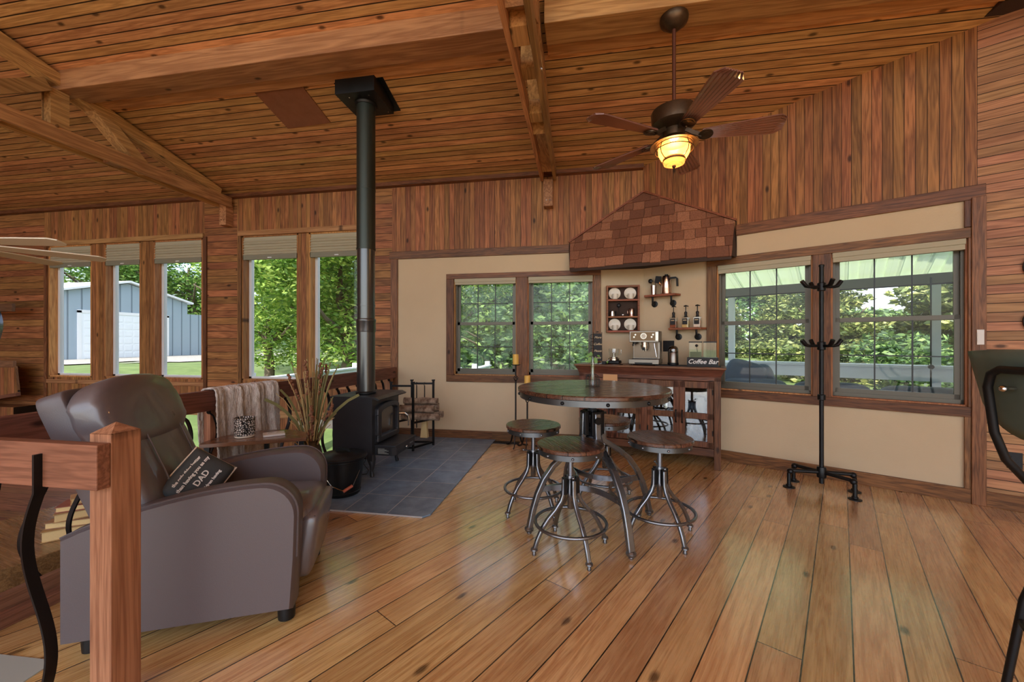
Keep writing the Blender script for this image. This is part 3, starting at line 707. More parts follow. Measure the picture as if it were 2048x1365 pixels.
spotsB = [(-54, 38, 1.25, 1.3, 'mid green tree behind the garage, second from its left corner'), (-49, 43, 1.2, 2.2, 'mid green tree rising behind the garage side shed'), (-36, 45, 1.2, .6, 'mid green tree beyond the gravel, right of the garage'),
          (-27, 48, 1.2, 5, 'mid green tree at the wood edge, seen in the third tall window'), (-18, 42, 1.1, 3.9, 'mid green tree at the wood edge behind the leafy window tree'), (-10, 38, 1.1, 2.9, 'broad mid green tree seen past the flue'),
          (-3.6, 31, 1.05, .3, 'broad green tree filling the left sash of the back window'), (1.8, 27, 1., 1.1, 'broad green tree filling the right sash of the back window'), (5.5, 33, 1.1, 4.2, 'broad green tree at the right edge of the back window'), (-50, 15, 1.15, 1.9, 'mid green tree beyond the left corner of the garage')]
for x, y, s, rz, lb in spotsB: dup(B, x, y, s, rz, lb)
Cc = tree_proto('olive cedar tree filling the right porch window', 10.5, 3.6, 16000, .17, M['leafC'], 8, 'cedar', group='cedars beyond the porch', name='cedar_tree')
place(Cc, 13.8, 13.8, 1.0, 0, z=-.9)
for x, y, s, rz, lb in [(19, 15.5, 1.05, 2, 'olive cedar at the right side of the far right window'), (9.6, 17.5, .66, 4, 'small rounded cedar left of the coat rack'), (17.5, 21, 1.05, 1, 'cedar behind the two large right hand cedars'), (11.5, 24, .68, 3.3, 'low cedar standing at the end of the lawn'),
                        (12.5, 38, .75, 5, 'distant cedar left of the lawn gap'), (16.2, 36, .8, .7, 'distant cedar in the middle of the left porch window'), (22, 10, 1.1, .2, 'cedar at the far right edge beyond the porch rail')]:
    dup(Cc, x, y, s, rz, lb, z=-.7)
S = tree_proto('rounded dark green shrub beyond the porch rail', 2.4, 1.9, 5000, .1, M['leafD'], 12, group='shrubs beyond the rails', name='shrub')
place(S, 8.8, 12.2, .95, 0, z=-.9)
for x, y, s, rz, lb in [(11.2, 10.6, .9, 2, 'dark green shrub below the right porch window'), (-3.0, 14.5, 1.3, 3, 'green shrub low in the left sash of the back window'), (.4, 13.5, 1.25, 5, 'green shrub low in the right sash of the back window'), (-1.2, 19, 1.8, 1, 'tall shrub behind the two shrubs in the back window'), (2.6, 17, 1.7, 2.4, 'tall shrub low at the right of the back window'),
                        (-14.5, 24, 1.6, 1.4, 'shrub on the lawn edge past the window right of the pier'), (-9, 27, 1.8, .4, 'shrub in front of the wood seen past the flue'), (-25, 38, 1.9, 2.2, 'shrub at the wood edge right of the garage'), (15.5, 10.4, 1., 4.4, 'shrub under the cedar at the right window'), (-4.5, 24, 1.9, 3.1, 'wide shrub in the back window behind the deck rail post')]:
    dup(S, x, y, s, rz, lb, z=(-.9 if x > 3 else None))
# wooded hills
def hill(x0, x1, y, h, seed, nm, label):
    rs = np.random.RandomState(seed); bl = []
    for i in range(150):
        f = rs.uniform(0, 1); x = x0+(x1-x0)*f; q = rs.uniform(0, 1); top = h*(.55+.45*math.sin(f*math.pi*1.2+.4+seed)); z = top*q
        bl.append((x, y-8+30*q+rs.uniform(-4, 4), z, 6, 5, 3.6))
    o = leafcloud(nm, 26000, bl, .95, M['leafD'], seed); tag(o, label, 'forest', kind='stuff')
hill(20, 150, 120, 21, 1, 'wooded_hill', 'distant wooded hill under the sky beyond the porch')
hill(-140, 20, 75, 14, 2, 'wooded_ridge', 'dense far wood behind the garage and the window trees')

# porch outside the angled wall
def porch():
    O = -3.04
    t = thing('porch_roof', 'white corrugated metal porch roof on a beam outside the right windows', 'roof', D(2, O, 0), 0)
    m = MB(); n = 150
    for i in range(n):
        s0 = -.1+i*.0555; k = i % 5; dz = (0, .04, .04, 0, .008)[k]
        a0 = D(s0, -.17, 2.78+dz); a1 = D(s0+.05, -.17, 2.78+dz); b1 = D(s0+.05, O-.35, 2.14+dz); b0 = D(s0, O-.35, 2.14+dz)
        dz2 = (0, .04, .04, 0, .008)[(k+1) % 5]; c0 = D(s0+.0555, -.17, 2.78+dz2); c1 = D(s0+.0555, O-.35, 2.14+dz2)
        m.add([a0, a1, b1, b0, c0, c1], [(0,1,2,3),(1,4,5,2)])
    build('corrugated_sheet', m, M['porch'], t, world=True, smooth=0)
    build('beam', MB().box(-.1, 8.2, 2.98, 3.10, 2.02, 2.16, MD), M['sash'], t, world=True, smooth=0)
    for s_ in (.36, 2.78, 5.2, 7.6):
        build('post', MB().box(s_-.045, s_+.045, 2.99, 3.08, -.05, 2.04, MD), M['deckwood'], t, world=True, smooth=0)
    r = thing('deck_railing', 'grey painted porch railing with wide top board outside the right windows', 'railing', D(2, O, 0), 0)
    tp = MB().box(.30, 8.2, 2.93, 3.13, .895, .93, MD); tp.box(.26, .46, .2, 3.0, .895, .93, MD); build('top_board', tp, M['deckwood'], r, world=True, smooth=0)
    fb = MB().box(.36, 8.2, 2.96, 2.99, .72, .895, MD); fb.box(.38, .41, .2, 2.98, .72, .895, MD); build('fascia_board', fb, M['deckwood'], r, world=True, smooth=0)
    for i in range(5): build('cable', MB().cyl(D(.4, -3.02, .12+i*.12), D(8.2, -3.02, .12+i*.12), .003, n=6), M['iron'], r, world=True)
    struct(build('floor', MB().box(-.1, 8.2, .17, 3.15, -.2, -.06, MD), M['deckwood'], smooth=0))
    h = thing('hanging_rod', 'thin black rod hanging from the porch beam right of the coat rack', 'rod', D(2.72, -2.9, 2.0))
    build('rod', MB().cyl(D(2.72, -2.9, 2.1), D(2.72, -2.9, .55), .009, n=8), M['blackm'], h, world=True)
    build('hook', MB().cyl(D(2.72, -2.93, .92), D(2.72, -2.86, .92), .03, n=10), M['blackm'], h, world=True)
    # outdoor sofa
    sf = thing('outdoor_sofa', 'outdoor sofa with slate blue back cushions below the right windows', 'sofa', D(1.9, -1.0, -.06))
    build('frame', MB().box(.55, 3.9, .95, 1.75, -.06, .28, MD), M['blackm'], sf, world=True, smooth=0)
    for i, s_ in enumerate((.98, 1.72, 2.46, 3.2)):
        build('back_cushion', MB().sell((s_+.0, 1.05, .57), (.72, .22, .46), .45, .4, MD), M['cushion'], sf, world=True)
        build('seat_cushion', MB().sell((s_, 1.45, .34), (.72, .6, .16), .3, .3, MD), M['cushion'], sf, world=True)
    for i, (s_, o_, z_, a) in enumerate(((.86, 1.12, .80, .3), (.93, 1.5, .72, -.3))):
        c_ = MB().sell((0, 0, 0), (.46, .18, .42), .5, .5, Matrix.Translation(D(s_, -o_, z_)) @ Matrix.Rotation(R(-30), 4, 'Z') @ Matrix.Rotation(a, 4, 'Y') @ Matrix.Rotation(-.4, 4, 'X'))
        tag(build('throw_cushion', c_, M['cushion']), ('slate blue scatter cushion leaning in the sofa corner, nearer the rail' if i else 'slate blue scatter cushion leaning in the sofa corner, nearer the window'), 'cushion', 'scatter cushions on the outdoor sofa')
porch()
def deckrail(x, y0, y1, label):
    r = thing('deck_railing', label, 'railing', (x, y0, -1.2), 0, 'walkway railings outside the back wall')
    build('top_board', MB().box(x-.1, x+.1, y0, y1, .46, .5), M['deckwood'], r, world=True, smooth=0)
    build('fascia_board', MB().box(x-.02, x+.02, y0, y1, .24, .46), M['deckwood'], r, world=True, smooth=0)
    for k in range(3):
        y = y0+.05+(y1-y0-.2)*k/2; build('post', MB().box(x-.07, x+.07, y-.07, y+.07, -1.9, .62), M['white'], r, world=True, smooth=0)
deckrail(-6.55, 6.9, 10.9, 'grey walkway railing seen low through the window behind the grasses')
deckrail(-2.95, 9.3, 12.6, 'grey walkway railing with white post low in the back window')
# ---------------------------------------------------------------- railings
def wave(x, y, z0, z1, amp, along=(0,1,0), n=26, turns=1.0, ph=0):
    pts = []
    for i in range(n+1):
        f = i/n; e = math.sin(math.pi*min(1, f*1.0)); q = amp*math.sin(2*math.pi*turns*f+ph)*min(1, 6*f)*min(1, 6*(1-f))
        pts.append((x+along[0]*q, y+along[1]*q, z1+(z0-z1)*f))
    return pts
def bal(mb, p_top, z1, z0, dir_, face, w=.028, th=.008, amp=.045):
    """flat iron bar bent in a wave; dir_ = way it swings, bolted to the board at its top"""
    x, y = p_top; pts = [(x, y, z1), (x, y, z1-.09)]
    n = 26
    for i in range(1, n):
        f = i/n; q = amp*math.sin(2*math.pi*f)
        pts.append((x+dir_[0]*q, y+dir_[1]*q, z1-.09+(z0+.05-z1+.09)*f))
    pts += [(x, y, z0+.05), (x, y, z0)]
    mb.bar(pts, w, th, dir_ if 0 else (dir_[0], dir_[1], 0)); return mb
ang = math.atan2(.16, 3.8)      # the side railing runs almost parallel to the room's depth
MR = Matrix.Translation((-2.60, 1.02, 0)) @ Matrix.Rotation(-ang, 4, 'Z')    # local +y along the railing
r = thing('side_railing', 'long reddish timber railing with wavy iron balusters between hearth and lower room', 'railing', (-2.6, 1.02, 0))
LR = 3.88
build('top_rail', MB().box(0, .04, 0, LR, .775, .914, MR), M['railY'], r, world=True, smooth=0, bevel=.004)
build('bottom_rail', MB().box(0, .045, 0, LR, .02, .115, MR), M['railY'], r, world=True, smooth=0, bevel=.004)
build('kick_board', MB().box(.045, .12, -.0, 1.35, 0, .05, MR), M['railY'], r, world=True, smooth=0, bevel=.004)
build('post', MB().box(-.09, 0, 1.34, 1.43, -.4, .80, MR), M['post'], r, world=True, smooth=0, bevel=.004)
build('post', MB().box(-.09, 0, LR-.1, LR-.01, -.4, .86, MR), M['post'], r, world=True, smooth=0, bevel=.004)
for i in range(22):
    y = .12+i*.1735
    m = MB(); x0 = -.006
    pts = [(x0, y, .80), (x0, y, .755)]
    for k in range(1, 27):
        f = k/26; pts.append((x0-.0, y+.052*math.sin(2*math.pi*f+.25), .755-.64*f))
    pts += [(x0, y, .07)]
    m.bar(pts, .008, .028, (1, 0, 0), MR)
    build('baluster', m, M['iron'], r, world=True, smooth=50)
r = thing('front_railing', 'nearest timber railing with a peaked post and wavy iron baluster, by the recliner', 'railing', (-1.5, 1.06, 0))
build('top_rail', MB().box(-2.61, -1.512, 1.012, 1.050, .775, .920), M['rail'], r, world=True, smooth=0, bevel=.003)
pm = MB().box(-1.60, -1.512, 1.051, 1.142, 0, .945)
pm.add([(-1.60,1.051,.945),(-1.512,1.051,.945),(-1.512,1.142,.945),(-1.60,1.142,.945),(-1.556,1.0965,.978)], [(0,1,4),(1,2,4),(2,3,4),(3,0,4)])
build('post', pm, M['post'], r, world=True, smooth=0, bevel=.003)
for x in (-1.735, -2.0, -2.27, -2.54):
    m = MB(); pts = [(x, 1.006, .885), (x, 1.006, .76)]
    for k in range(1, 27): f = k/26; pts.append((x+(-.05*math.sin(2*math.pi*f*1.0)+.028*math.sin(math.pi*f*2)*0), 1.006, .76-.70*f))
    pts += [(x, 1.006, .0)]
    m.bar(pts, .008, .03, (0, 1, 0)); build('baluster', m, M['iron'], r, world=True, smooth=50)
# wainscot stair railing on the far left
t = thing('stair_railing', 'plank stair guard with one bent steel baluster by the left wall', 'railing', (-8.7, 4.6, .5))
build('top_rail', MB().box(-9.6, -8.46, 4.60, 4.64, 1.71, 1.83), M['rail'], t, world=True, smooth=0, bevel=.004)
build('lower_rail', MB().box(-9.6, -8.44, 4.60, 4.64, .86, .96), M['rail'], t, world=True, smooth=0, bevel=.004)
wm = MB(); wm.add([(x, y, z) for y in (4.61, 4.64) for x, z in ((-9.6, .28), (-8.36, .47), (-8.42, .88), (-9.6, .88))], [(0,1,2,3),(7,6,5,4),(0,4,5,1),(1,5,6,2),(2,6,7,3),(3,7,4,0)])
build('wainscot', wm, M['vert'], t, world=True, smooth=0)
build('sloped_cap', MB().bar([(-9.6, 4.60, .27), (-8.33, 4.60, .46)], .05, .05), M['rail'], t, world=True, smooth=0)
pts = [(-8.70, 4.585, 1.80)]+[(-8.70+.05*math.sin(2*math.pi*k/24), 4.59, 1.70-.78*k/24) for k in range(25)]+[(-8.70, 4.59, .87)]
build('baluster', MB().bar(pts, .008, .04, (0, 1, 0)), M['steel'], t, world=True)
build('cross_wall', MB().box(-9.6, -8.5, 4.64, 4.9, -.42, .25), M['vert'], t, world=True, smooth=0)

# ---------------------------------------------------------------- recliner
ca = math.atan2(.343, .744); CL = (-1.735, 1.69, 0)
ch = thing('recliner', 'brown leather push-back recliner with rounded arms, between the front post and the stove', 'armchair', CL, ca)
def armprof(inset=0):
    p = [(-.43, .075), (-.43, .485)]
    for i in range(13):
        f = i/12; x = -.43+.70*f; p.append((x, .485+.148*math.sin(f*math.pi/2)**.85-(.0 if f < .8 else 0)))
    for i in range(1, 9):
        a = math.pi/2*(1-i/8); p.append((.27+.135*math.cos(a), .633-.14+.14*math.sin(a)))
    p += [(.40, .30), (.385, .075)]
    cx, cz = 0, .33
    return [((x-cx)*(1-inset)+cx, (z-cz)*(1-inset*1.2)+cz) for x, z in p]
for s_ in (-1, 1):
    m = MB(); ys = (.345*s_, .325*s_, .235*s_, .215*s_); pr = [armprof(.03), armprof(0), armprof(0), armprof(.03)]
    n = len(pr[0]); vs = []
    for yv, p in zip(ys, pr): vs += [(x, yv, z) for x, z in p]
    fs = [tuple(range(n)), tuple(range(3*n, 4*n))[::-1]]
    for k in range(3):
        for i in range(n): j = (i+1) % n; fs.append((k*n+i, k*n+j, (k+1)*n+j, (k+1)*n+i))
    m.add(vs, fs)
    a = build('armrest', m, M['leather2'], ch, smooth=45)
    pts = [(x, .326*s_, z+.001) for x, z in armprof()[1:-1]]
    build('welt', MB().tube(pts, .0045, 6), M['leather2'], a)
# seat, footrest, base
bend = lambda p: Vector((p.x, p.y, p.z+.03*math.cos(p.y*6)-.02*max(0, p.x)))
build('seat_cushion', MB().sell((.10, 0, .375), (.68, .43, .19), .35, .3, bend=bend), M['leather'], ch)
fp = MB().sell((.395, 0, .28), (.11, .425, .33), .35, .3, bend=lambda p: Vector((p.x+.05*p.z/.33-.0, p.y, p.z)))
build('footrest', fp, M['leather'], ch)
build('base', MB().box(-.38, .33, -.21, .21, .08, .30), M['leather2'], ch, smooth=0)
for x, y in ((.345, -.27), (.345, .27), (-.36, -.27), (-.36, .27)):
    build('foot', MB().lathe([(.022, 0), (.034, .006), (.036, .04), (.034, .08)], (x, y, 0)), M['blackm'], ch)
# backrest: leaning shell, front pad, head pillow
lean = math.atan2(.25, .66)
MBk = Matrix.Translation((-.225, 0, .36)) @ Matrix.Rotation(-lean, 4, 'Y')
b_ = build('backrest', MB().sell((-.045, 0, .355), (.10, .51, .77), .12, .12, MBk), M['leather2'], ch)
def bk(p): return Vector((p.x+.035*math.cos(p.z*3.2)*math.cos(p.y*5), p.y, p.z))
build('back_cushion', MB().sell((.035, -.0, .27), (.16, .50, .60), .45, .35, MBk, bend=bk), M['leather'], ch)
hp_ = lambda p: Vector((p.x*(1-.22*abs(p.y)/.28)+.006*math.sin(p.z*60+p.y*25)*max(0, abs(p.y)*4-.35), p.y, p.z*(1-.12*(abs(p.y)/.28)**2)+.004*math.sin(p.y*70)*max(0, abs(p.y)*3-.3)))
build('head_cushion', MB().sell((.065, .0, .575), (.20, .585, .35), .6, .45, MBk, n=44, bend=hp_), M['leather'], ch)
for s_ in (-1, 1):
    build('seam', MB().tube([MBk @ Vector((.118+.03*math.cos((z-.27)*3.2), s_*.13, z)) for z in (.02, .1, .2, .3, .4, .46)], .004, 6), M['leather2'], ch)
build('seam', MB().tube([(.445, y, .405+.03*math.cos(y*6)) for y in (-.2, -.1, 0, .1, .2)], .004, 6), M['leather2'], ch)

# pillow on the seat
pn_ = Vector((.5, -.68, .42)).normalized(); pt_ = Vector((.62, -.17, .72)); pt_ = (pt_-pn_*pt_.dot(pn_)).normalized(); pu_ = pn_.cross(pt_)
MP = Matrix.LocRotScale(ch.location, ch.rotation_euler, None) @ Matrix.Translation((-.085, -.075, .595)) @ Matrix((pn_, pt_, pu_)).transposed().to_4x4()
pl = thing('throw_pillow', 'small charcoal lettered pillow with pale piping on the leather recliner seat', 'pillow', MP.translation)
hs, hh = .125, .10
def pil(p):
    ed = max(abs(p.y)/hs, abs(p.z)/hh); return Vector((p.x, p.y, p.z))
vs = []; n = 18
m = MB()
for sx in (-1, 1):
    g = [[(sx*.052*((1-(2*i/n-1)**4)*(1-(2*j/n-1)**4))**.5, (2*i/n-1)*hs, (2*j/n-1)*hh) for j in range(n+1)] for i in range(n+1)]
    vs = [q for row in g for q in row]
    m.add(vs, [(i*(n+1)+j, i*(n+1)+j+1, (i+1)*(n+1)+j+1, (i+1)*(n+1)+j) for i in range(n) for j in range(n)], MP)
build('cover', m, M['pillow'], pl, world=True)
build('piping', MB().tube([(0, -hs, -hh), (0, -hs, hh), (0, hs, hh), (0, hs, -hh)], .0055, 8, MP, True), M['piping'], pl, world=True)
def text(name, s, size, MM, mat, parent, ext=.0008, shear=0, align='CENTER', bold=0):
    c = bpy.data.curves.new(name, 'FONT'); c.body = s; c.size = size; c.extrude = ext; c.shear = shear; c.align_x = align; c.align_y = 'CENTER'; c.offset = bold
    c.resolution_u = 3
    o = bpy.data.objects.new(name, c); COL.objects.link(o)
    me = bpy.data.meshes.new_from_object(o.evaluated_get(bpy.context.evaluated_depsgraph_get())); bpy.data.objects.remove(o)
    me.transform(MM); me.materials.append(mat); o = bpy.data.objects.new(name, me); COL.objects.link(o)
    if parent is not None: me.transform(Matrix.LocRotScale(parent.location, parent.rotation_euler, None).inverted()); o.parent = parent
    return o
Mt = MP @ Matrix(((0,0,1,.0),(1,0,0,0),(0,1,0,0),(0,0,0,1)))       # text x -> pillow y, text y -> pillow z, out = +x
for s, sz, dy, xx in (('the only thing better', .019, .062, .047), ('than having you as my', .021, .033, .054), ('DAD', .036, -.006, .0555), ('is children having', .019, -.046, .052)):
    text('lettering', s, sz, Mt @ Matrix.Translation((0, dy, xx)), M['ink'], pl, .0012, bold=.0006)

# ---------------------------------------------------------------- side table and what stands on it
ta = math.atan2(.289, .537); TC_ = Vector((-2.105, 2.268, 0))
st = thing('side_table', 'half round wooden side table with black legs beyond the recliner', 'table', TC_, ta)
poly = [(-.305, 0), (.305, 0)]+[(.305*math.cos(math.pi*i/24), .03+.31*math.sin(math.pi*i/24)) for i in range(25)]
build('top', MB().prism(poly, .575, .60), M['sidew'], st, smooth=30, bevel=.002)
for x, y in ((-.27, .03), (.27, .03), (0, .30)):
    build('leg', MB().cbox((x, y, .285), (.028, .028, .575)), M['blackm'], st, smooth=0)
build('shelf_rim', MB().box(-.27, .27, .02, .04, .12, .14), M['blackm'], st, smooth=0)
cj = thing('candle_jar', 'black and white mosaic candle jar on the side table', 'candle jar', (-2.26, 2.352, .60))
build('jar', MB().lathe([(.05, 0), (.058, .004), (.058, .014), (.062, .016), (.062, .134), (.058, .134), (.057, .03), (.01, .03)], cap=False), M['mosaic'], cj)
build('base', MB().lathe([(.05, .0), (.0585, .003), (.0585, .0155), (.05, .0156)]), M['cream'], cj)
build('wax', MB().lathe([(.001, .09), (.056, .09), (.056, .115), (.001, .115)]), M['cream'], cj)
tag(build('coaster', MB().box(-.065, .065, -.05, .05, 0, .014), M['slate'], bevel=.002, smooth=0, loc=(-2.10, 2.43, .601), rotz=.75), 'pale square marble coaster lying on the half round side table', 'coaster')
# grasses in a floor vase
gv = thing('dried_grass_arrangement', 'tall dried grasses and seed heads in a floor vase behind the side table', 'dried plant', (-2.13, 2.86, .0125))
build('vase', MB().lathe([(.07, 0), (.10, .05), (.105, .2), (.07, .38), (.055, .42), (.065, .45)]), M['bronze'], gv)
rs = random.Random(4)
mats = [plain('dry green stems', srgb(112,108,64), .8), plain('straw stems', srgb(186,160,108), .8), plain('brown seed heads', srgb(124,82,58), .9), M['greenlf']]
for kind in range(3):
    m = MB()
    for i in range((44, 60, 12)[kind]):
        a = rs.uniform(0, 6.28); sp = rs.uniform(.02, .24)*rs.uniform(.5, 1.1); h = rs.uniform(.55, 1.12 if kind else 1.15)
        if i == 0: h = 1.12; sp = .05
        pts = []
        for k in range(7):
            f = k/6; q = sp*f**1.6; dr = -.12*sp*f**4*4
            pts.append((math.cos(a)*(.02+q), math.sin(a)*(.02+q), .25+(h-.25)*f+dr))
        if kind == 0: m.bar(pts, rs.uniform(.006, .016), .0012, (math.cos(a+1.2), math.sin(a+1.2), .1))
        elif kind == 1: m.tube(pts, .0026, 5)
        else:
            m.tube(pts[:5], .003, 5)
            for k in range(14): p = Vector(pts[4]).lerp(Vector(pts[6]), k/14); m.ball(p+Vector((rs.uniform(-.012, .012), rs.uniform(-.012, .012), 0)), .012, n=5)
    build(('leaf_blades', 'stems', 'seed_heads')[kind], m, mats[kind], gv)
m = MB()
for a, s_ in ((2.6, .34), (.4, .34), (-2.4, .3)):
    m.bar([(math.cos(a)*(.02+s_*f**1.3), math.sin(a)*(.02+s_*f**1.3), .4+.52*f-.12*f**3) for f in (0, .2, .4, .6, .8, 1)], .022, .0015, (math.cos(a+1.57), math.sin(a+1.57), 0))
build('wide_leaf', m, mats[0], gv)

# faux fur throw over the railing
m = MB(); ny_, prof = 40, []
for k in range(9): prof.append((-.05, .30+.07*k))
for k in range(7): a = math.pi-math.pi*k/6; prof.append((.022+.047*math.cos(a), .90+.035*math.sin(a)))
for k in range(1, 17): prof.append((.072, .90-.042*k))
vs = []
for i in range(ny_+1):
    y = 1.31+.55*i/ny_
    for k, (x, z) in enumerate(prof):
        q = .014*math.sin(y*38+z*2)+.008*math.sin(y*90+z*5); low = max(0, .8-z)
        sg = 1 if k > 11 else -1
        vs.append((x+(q+.012)*sg+(.02*low*math.sin(y*22))*sg, y+.03*low*math.sin(y*15), z+(.012*math.sin(y*9) if k > 22 or k < 2 else 0)))
n = len(prof); m.add(vs, [(i*n+k, i*n+k+1, (i+1)*n+k+1, (i+1)*n+k) for i in range(ny_) for k in range(n-1)], MR)
th = build('fur_throw', m, M['fur']); th.modifiers.new('thick', 'SOLIDIFY').thickness = .014
ss = th.modifiers.new('sub', 'SUBSURF'); ss.levels = 2; ss.render_levels = 2
tx = bpy.data.textures.new('pile', 'CLOUDS'); tx.noise_scale = .012; dm = th.modifiers.new('pile', 'DISPLACE'); dm.texture = tx; dm.strength = .012
tag(th, 'grey and cream faux fur throw draped over the side railing', 'throw blanket')

# ---------------------------------------------------------------- wood stove
sv = thing('wood_stove', 'black freestanding wood stove on curved legs standing on the slate hearth', 'stove', (-2.06, 3.60, .0125))
z0 = .20
bd = MB().box(-.20, .19, -.27, .27, z0, .715); build('firebox', bd, M['stove'], sv, smooth=0, bevel=.006)
build('side_skirt', MB().add([(-.2,-.275,.72),(.195,-.275,.72),(.195,-.275,.14),(.13,-.275,.20),(-.12,-.275,.20),(-.2,-.275,.14)]+[(-.2,-.268,.72),(.195,-.268,.72),(.195,-.268,.14),(.13,-.268,.20),(-.12,-.268,.20),(-.2,-.268,.14)], [(0,1,2,3,4,5),(11,10,9,8,7,6)]+[(i, 6+i, 6+(i+1) % 6, (i+1) % 6) for i in range(6)]), M['stove'], sv, smooth=0)
build('top_plate', MB().add([(-.22,-.285,.715),(.22,-.285,.715),(.26,-.285,.70),(.26,.285,.70),(.22,.285,.715),(-.22,.285,.715)]+[(-.22,-.285,.733),(.225,-.285,.733),(.27,-.285,.712),(.27,.285,.712),(.225,.285,.733),(-.22,.285,.733)], [(0,1,4,5),(1,2,3,4),(11,10,7,6),(10,9,8,7),(0,6,7,1),(1,7,8,2),(2,8,9,3),(3,9,10,4),(4,10,11,5),(5,11,6,0)]), M['stove'], sv, smooth=0)
# arched door
def arch(w_, zb, zs, rise, n=14):
    return [(-w_, zb), (w_, zb), (w_, zs)]+[(w_*math.cos(math.pi*i/n), zs+rise*math.sin(math.pi*i/n)) for i in range(1, n)]+[(-w_, zs)]
o_, i_ = arch(.215, .305, .60, .06), arch(.165, .355, .565, .045)
n = len(o_); vs = [(x, a, b) for x in (.19, .225) for a, b in o_]+[(x, a, b) for x in (.235, .19) for a, b in i_]
fs = []
for i in range(n):
    j = (i+1) % n; fs += [(i, j, n+j, n+i), (n+i, n+j, 2*n+j, 2*n+i), (2*n+i, 2*n+j, 3*n+j, 3*n+i)]
dd = build('door', MB().add(vs, fs), M['stove'], sv, smooth=35, bevel=.008)
build('door_glass', MB().add([(.203, a, b) for a, b in i_], [tuple(range(n))]), M['stoveglass'], dd, smooth=0)
build('door_hinge', MB().cyl((.225, -.225, .50), (.225, -.225, .56), .016).cyl((.225, -.225, .32), (.225, -.225, .375), .016), M['stove'], dd)
build('door_handle', MB().tube([(.22, .215, .50), (.27, .235, .50), (.30, .25, .47), (.31, .255, .42), (.31, .255, .37)], .011, 8), M['chrome'], dd)
ad = build('ash_drawer', MB().add([(.19,-.22,.19),(.36,-.22,.19),(.39,-.19,.19),(.39,.22,.19),(.19,.22,.19)]+[(.19,-.22,.272),(.36,-.22,.272),(.39,-.19,.272),(.39,.22,.272),(.19,.22,.272)], [(0,1,2,3,4),(9,8,7,6,5)]+[(i, 5+i, 5+(i+1) % 5, (i+1) % 5) for i in range(5)]), M['stove'], sv, smooth=0, bevel=.004)
build('ash_lip', MB().box(.19, .40, -.23, .23, .272, .285), M['stove'], sv, smooth=0, bevel=.004)
build('draft_knob', MB().ball((.40, 0, .225), .012).cyl((.39, 0, .225), (.40, 0, .225), .004), M['chrome'], ad)
lb = build('rating_plate', MB().box(.215, .35, -.2225, -.2205, .20, .262), M['label'], ad, smooth=0)
m = MB()
for k in range(6): m.box(.225, .33-.02*(k % 3), -.2235, -.2226, .208+k*.0085, .2105+k*.0085)
build('rating_lines', m, M['signgrey'], ad, smooth=0)
m = MB()
for k in range(5): m.box(.3902, .3912, .10+k*.016, .111+k*.016, .226, .238)
build('badge', m, M['chrome'], ad, smooth=0)
for x, y in ((.17, -.245), (.17, .245), (-.17, -.245), (-.17, .245)):
    sx, sy = (1 if x > 0 else -1), (1 if y > 0 else -1)
    m = MB(); P_ = [(x-.03*sx, y-.03*sy, .21), (x, y-.008*sy, .15), (x+.012*sx, y+.004*sy, .10), (x+.004*sx, y, .05), (x+.012*sx, y+.005*sy, .015), (x+.014*sx, y+.006*sy, 0)]
    m.tube(P_, [.045, .038, .024, .014, .019, .017], 12); build('leg', m, M['stove'], sv)
build('power_cord', MB().tube([(.0, .1, .20), (-.05, 0, .03), (.06, -.1, .006), (.1, -.2, .006), (-.05, -.3, .006), (-.14, -.22, .006)], .004, 6), M['blackm'], sv)
# flue
fx, fy = -2.06, 3.56
fl_ = thing('flue_pipe', 'round black flue pipe rising from the wood stove to the ceiling', 'pipe', (fx, fy, .745))
zt = 3.56
build('lower_section', MB().lathe([(.085, 0), (.085, .60)]), M['pipe2'], fl_)
build('collar', MB().lathe([(.087, 0), (.095, .006), (.095, .02), (.087, .028)]), M['blackm'], fl_)
build('sleeve', MB().lathe([(.088, .60), (.091, .61), (.091, .70), (.094, .705), (.094, .72), (.088, .73)]), M['pipe2'], fl_)
build('middle_section', MB().lathe([(.083, .72), (.083, 1.41)]).lathe([(.088, .85), (.088, .865)]), M['pipe2'], fl_)
build('upper_section', MB().lathe([(.087, 1.41), (.087, zt-.745)]).lathe([(.090, 1.40), (.090, 1.415)]).lathe([(.0895, 1.98), (.0895, 1.99)]), M['pipe'], fl_)
build('top_ring', MB().lathe([(.094, zt-.745-.02), (.106, zt-.745-.004), (.106, zt-.745)]), M['blackm'], fl_)
bx = thing('flue_ceiling_box', 'black metal ceiling support box round the top of the flue', 'ceiling box', (fx, 3.555, 3.56))
q = [(-2.26, 3.36), (-1.865, 3.36), (-1.865, 3.75), (-2.26, 3.75)]
build('box', MB().add([(x, y, 3.562) for x, y in q]+[(x, y, ceil_z(y)) for x, y in q], [(3,2,1,0),(4,5,6,7)]+[(i, (i+1) % 4, 4+(i+1) % 4, 4+i) for i in range(4)]), M['blackm'], bx, world=True, smooth=0)
q2 = [(-2.32, 3.30), (-1.82, 3.30), (-1.82, 3.81), (-2.32, 3.81)]
build('flange', MB().add([(x, y, ceil_z(y)-.008) for x, y in q2]+[(x, y, ceil_z(y)+.004) for x, y in q2], [(3,2,1,0),(4,5,6,7)]+[(i, (i+1) % 4, 4+(i+1) % 4, 4+i) for i in range(4)]), M['blackm'], bx, world=True, smooth=0)
for x, y in ((-2.0, 3.60), (-1.9, 3.7), (-2.15, 3.42), (-1.95, 3.42)): build('screw', MB().cyl((x, y, 3.556), (x, y, 3.562), .006), M['chrome'], bx, world=True)

